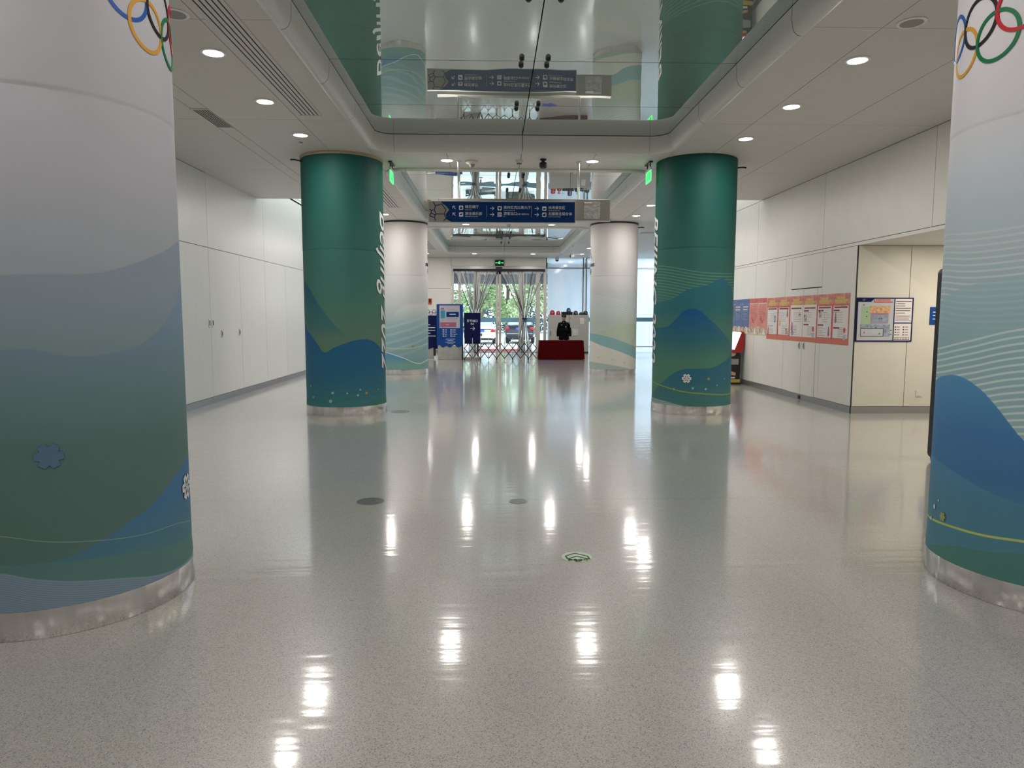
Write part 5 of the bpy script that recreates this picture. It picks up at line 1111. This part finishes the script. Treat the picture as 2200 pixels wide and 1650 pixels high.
b = bmesh.new(); lathe(b, [(.088, 1.655), (.092, 1.66), (.095, 1.70), (.105, 1.715), (.098, 1.735), (.05, 1.748), (.001, 1.75)], (0, -.005, 0), 24)
cp = obj('cap', b, M['uniform'], P, smooth=True)
b = bmesh.new(); sph(b, (0, -.085, 1.668), .075, 1, .8, .12, 14); obj('cap_peak', b, M['black'], cp, smooth=2); b = bmesh.new(); cyl(b, (0, -.104, 1.70), .014, .008, 10, axis='Y'); obj('cap_badge', b, M['silver'], cp)
bx('name_tag', M['silver'], P, -.12, -.135, 1.335, -.05, -.120, 1.352); 
b = bmesh.new(); box(b, .08, -.15, 1.16, .12, -.115, 1.24, bevel=.006); bar(b, (.10, -.13, 1.24), (.13, -.12, 1.34), .006); bar(b, (.13, -.12, 1.34), (.16, -.04, 1.44), .006); obj('shoulder_radio', b, M['black'], P); bx('armband_patch', M['silver'], P, .265, -.06, 1.24, .285, .03, 1.32)
b = bmesh.new(); bar(b, (0, -.10, 1.475), (0, -.125, 1.43), .01); sph(b, (.085, -.128, 1.27), .02, 1, .5, 1.2, 8); obj('badge', b, M['silver'], P)

# ------------------------------------------------------------------ PLASTIC STRIP CURTAINS
def curtain(label, x0, x1, gx_, zg, bottom, seed):
    t = thing('strip_curtain', label, 'curtain', (0, YD-.22, 0)); ztop = DZ-.085; NX, NZ = 90, 48; b = bmesh.new(); uvl = b.loops.layers.uv.new('UVMap')
    def pos(s, z):
        if z > zg:
            u = (ztop-z)/(ztop-zg); f_ = u**.92
            hw = .055; xa = x0+(x1-x0)*s; xg = gx_-hw+2*hw*s; x = xa*(1-f_)+xg*f_
            # edges hang straighter
            amp = .05*(1-.5*u)
        else:
            u = (zg-z)/zg; w = .055+(bottom)*min(1, u*1.3); x = gx_-w+2*w*s; amp = .05
        return Vector((x, math.sin(s*34+z*.6+seed)*amp+math.sin(s*13+seed)*.03, z))
    g = [[b.verts.new(pos(i/NX, ztop-(ztop-.03)*j/NZ)) for i in range(NX+1)] for j in range(NZ+1)]
    for j in range(NZ):
        for i in range(NX):
            f_ = b.faces.new((g[j][i], g[j][i+1], g[j+1][i+1], g[j+1][i]))
            for lp, (uu, vv) in zip(f_.loops, ((i/NX, j/NZ), ((i+1)/NX, j/NZ), ((i+1)/NX, (j+1)/NZ), (i/NX, (j+1)/NZ))): lp[uvl].uv = (uu, vv)
    obj('plastic_sheet', b, M['vinyl'], t, smooth=2)
    for q in range(5):
        b = bmesh.new(); s = q/4
        pts = [pos(s, ztop-(ztop-.05)*j/24)+Vector((0, -.012, 0)) for j in range(25)]
        for a, c in zip(pts, pts[1:]): bar(b, a, c, .011, 5)
        obj('seam', b, M['drape_edge'], t)
    b = bmesh.new(); lathe(b, [(.075, -.04), (.095, -.04), (.098, .04), (.075, .04)], (gx_, 0, zg), 20)
    for v in b.verts: v.co.x = gx_+(v.co.x-gx_)*1.15
    obj('tie_band', b, mat('navy_tie_%d' % seed, (.01, .02, .08, 1), .7), t)
curtain('left clear plastic strip curtain, gathered behind the navy exit sign', -1.80, .27, -.85, 1.56, .22, 1); curtain('right clear plastic strip curtain tied with a dark band', .30, 2.36, 1.46, 1.58, .26, 4)
b = bmesh.new(); bar(b, (-1.85, YD-.22, DZ-.03), (2.4, YD-.22, DZ-.03), .025, 8)
for x in (-1.8, -.8, .28, 1.3, 2.35): bar(b, (x, YD-.22, DZ-.03), (x, YD-.02, DZ-.03), .012, 6)
obj('curtain_rail', b, M['dark'], label='dark rail carrying the plastic curtains above the doors', category='rail')

# ------------------------------------------------------------------ OUTSIDE
bx('ground_outside', M['pave'], None, -40, YD+.2, -.14, 45, 90, -.02, kind='structure')
t = thing('entrance_mat', 'red mat on the ground just outside the doors', 'mat', (.35, 35.0, -.02)); bx('carpet', M['mat_red'], t, -1.35, -1.6, 0, 1.25, 1.6, .012); bx('edging', M['dark'], t, -1.39, -1.64, 0, 1.29, -1.6, .014)
cn = thing('entrance_canopy', 'grey canopy over the entrance outside', 'canopy', (.3, 35.4, 0)); bx('soffit', M['canopy'], cn, -5, -2.4, 3.96, 5, 2.4, 4.2); bx('fascia', M['canopy'], cn, -5, 2.4, 3.42, 5, 2.6, 4.3)
for x in (-4.6, 4.6): bx('post', M['lgrey'], cn, x-.1, 2.2, -.02, x+.1, 2.4, 3.96)
def car(label, loc, rz, paint, suv=False):
    t = thing('car', label, 'car', loc, rz); L, w = 4.5, .9; hgt = 1.62 if suv else 1.42; z0 = .28
    # body: loft of cross sections from rear (y=0) to front (y=L)
    b = bmesh.new(); secs = []
    prof = [(0, .62, .80, 1.00), (.08, .88, .42, 1.04), (.5, .9, .28, 1.06), (1.2, .9, .25, 1.02), (2.6, .9, .25, .98), (3.6, .88, .27, .92), (4.3, .80, .35, .80), (4.5, .62, .50, .70)]
    if suv: prof = [(y, ww, a, c+.12) for y, ww, a, c in prof]
    for y, ww, za, zc in prof:
        secs.append([b.verts.new((x, y, z)) for x, z in ((-ww*.85, za), (-ww, za+.12), (-ww, zc-.12), (-ww*.9, zc), (0, zc+.03), (ww*.9, zc), (ww, zc-.12), (ww, za+.12), (ww*.85, za), (0, za))])
    for a, c in zip(secs, secs[1:]):
        for i in range(10): b.faces.new((a[i], a[(i+1) % 10], c[(i+1) % 10], c[i]))
    b.faces.new(secs[0]); b.faces.new(secs[-1]); bmesh.ops.recalc_face_normals(b, faces=b.faces[:]); obj('body', b, paint, t, smooth=True)
    def slab(name, m, secs_):
        b = bmesh.new(); S_ = [[b.verts.new(p) for p in s_] for s_ in secs_]
        for a, c in zip(S_, S_[1:]):
            for i in range(len(a)): b.faces.new((a[i], a[(i+1) % len(a)], c[(i+1) % len(a)], c[i]))
        b.faces.new(S_[0]); b.faces.new(S_[-1]); bmesh.ops.recalc_face_normals(b, faces=b.faces[:]); return obj(name, b, m, t)
    zr = prof[2][3]; y0 = .15 if suv else .45
    slab('cabin_glass', M['carglass'], [[(-.80, y0, zr-.03), (.80, y0, zr-.03), (.82, 3.4, zr-.08), (-.82, 3.4, zr-.08)], [(-.62, y0+.45, hgt-.04), (.62, y0+.45, hgt-.04), (.62, 2.5, hgt-.04), (-.62, 2.5, hgt-.04)]])
    slab('roof', paint, [[(-.66, y0+.42, hgt-.05), (.66, y0+.42, hgt-.05), (.66, 2.55, hgt-.05), (-.66, 2.55, hgt-.05)], [(-.58, y0+.5, hgt), (.58, y0+.5, hgt), (.58, 2.4, hgt), (-.58, 2.4, hgt)]])
    for s in (-1, 1):
        b = bmesh.new(); bar(b, (s*.80, y0, zr-.02), (s*.63, y0+.44, hgt-.03), .035, 5); obj('pillar', b, paint, t)
        bx('tail_lamp', M['taill'], t, min(s*.58, s*.88), -.02+.03, zr-.32, max(s*.58, s*.88), .16, zr-.17, bevel=.02)
        bx('mirror', paint, t, min(s*.9, s*1.05), 2.9, zr-.05, max(s*.9, s*1.05), 3.0, zr+.09, bevel=.01)
        for y in (.85, 3.6):
            b = bmesh.new(); cyl(b, (s*.80, y, .32), .32, .2, 20, axis='X'); wh = obj('wheel', b, M['tyre'], t); b = bmesh.new(); cyl(b, (s*.905, y, .32), .2, .02, 16, axis='X'); obj('hub', b, M['silver'], wh)
    bx('number_plate', M['plate'], t, -.22, -.035, zr-.32, .22, -.015, zr-.19); bx('rear_bumper', M['cardark'] if suv else paint, t, -.84, -.04, .36, .84, .14, .55, bevel=.03); bx('under_bumper', M['black'], t, -.7, -.02, .24, .7, .2, .38)
    if suv: bx('chrome_strip', M['silver'], t, -.8, -.05, .60, .8, .0, .64); bx('rear_wiper', M['black'], t, -.05, .12, zr+.05, .3, .15, zr+.07)
    return t
car('white saloon car parked outside behind the navy exit sign', (-.75, 42.4, 0), 0, M['carwhite']); car('dark car with blue-white rear parked outside seen through the right door', (1.65, 43.5, 0), math.radians(-4), M['cardark'], True)
car('farther white car parked at the right edge of the doorway view', (5.1, 48, 0), math.radians(-14), M['carwhite'])
t = thing('striped_bollard', 'small black and white striped post in front of the white car', 'bollard', (-.66, 39.4, -.02))
for i in range(6): b = bmesh.new(); cyl(b, (0, 0, .06+i*.12), .045, .12, 12); obj('band', b, M['black'] if i % 2 else M['stripe_w'], t)
b = bmesh.new(); cyl(b, (0, 0, .02), .11, .04, 14); obj('foot', b, M['black'], t); b = bmesh.new(); sph(b, (0, 0, .72), .045, n=10); obj('top_knob', b, M['black'], t)
def tree(x, y, hgt, r, label, m, seed, nl=10000):
    t = thing('tree', label, 'tree', (x, y, -.02), group=None); rr = random.Random(seed)
    b = bmesh.new(); bar(b, (0, 0, 0), (.1, 0, hgt*.45), .16, 8)
    for q in range(5): a = q*1.3+seed; bar(b, (.1, 0, hgt*.4), (r*.5*math.cos(a), r*.5*math.sin(a), hgt*.7), .06, 5)
    obj('trunk', b, M['bark'], t)
    vs, fs = [], []
    cl = [(rr.uniform(-1, 1)*r*.7, rr.uniform(-1, 1)*r*.5, hgt*(.16+.76*rr.random()), r*rr.uniform(.25, .42)) for _ in range(26)]
    for _ in range(nl):
        cx, cy, cz, cr = rr.choice(cl); d = Vector((rr.gauss(0, 1), rr.gauss(0, 1), rr.gauss(0, 1))).normalized()*cr*rr.uniform(.6, 1.05)
        c = Vector((cx, cy, cz))+d; u = Vector((rr.gauss(0, 1), rr.gauss(0, 1), rr.gauss(0, 1))).normalized(); v = u.cross(Vector((rr.gauss(0, 1), rr.gauss(0, 1), rr.gauss(0, 1)))).normalized(); s = rr.uniform(.08, .17)
        i = len(vs); vs += [c-u*s, c+v*s*.5, c+u*s, c-v*s*.5]; fs.append((i, i+1, i+2, i+3))
    me = bpy.data.meshes.new('foliage'); me.from_pydata(vs, [], fs); obj('foliage', me, m, t, kind='stuff')
for i, (x, y, hh, r, mm, lb) in enumerate(((-6.4, 58, 8.5, 2.4, 'leaf1', 'leafy green tree beyond the left plastic curtain'), (-1.0, 58.5, 8.5, 2.5, 'leaf1', 'leafy green tree behind the white car, left of the door centre'), (3.6, 58, 8.5, 2.5, 'leaf2', 'pale green tree just right of the door centre'), (8.4, 58.5, 8.5, 2.5, 'leaf1', 'green tree past the right door jamb'), (-4.2, 65.5, 10, 2.5, 'leaf2', 'paler tree between the two left green trees, farther back'), (1.3, 65, 10, 2.5, 'leaf2', 'paler tree seen between the two door leaves, farther back'), (7.2, 64, 10, 2.6, 'leaf1', 'green tree behind the right curtain, farther back'))):
    tree(x, y, hh, r, lb, M[mm], i)
rr = random.Random(5); vs, fs = [], []
for _ in range(7000):
    c = Vector((rr.uniform(-9, 10), rr.uniform(-.6, .6), rr.uniform(0, 3.4)+.3*math.sin(_))); u = Vector((rr.gauss(0, 1), rr.gauss(0, 1), rr.gauss(0, 1))).normalized(); v = u.cross(Vector((rr.gauss(0, 1), rr.gauss(0, 1), rr.gauss(0, 1)))).normalized(); s = rr.uniform(.1, .22)
    i = len(vs); vs += [c-u*s, c+v*s*.6, c+u*s, c-v*s*.6]; fs.append((i, i+1, i+2, i+3))
hg = thing('hedge', 'long dark green hedge at the far side of the car park', 'hedge', (0, 70.5, 0)); me = bpy.data.meshes.new('foliage'); me.from_pydata(vs, [], fs); obj('foliage', me, M['hedge'], hg, kind='stuff'); bx('kerb', M['concrete'], hg, -10, -1.0, -.02, 11, -.8, .15)
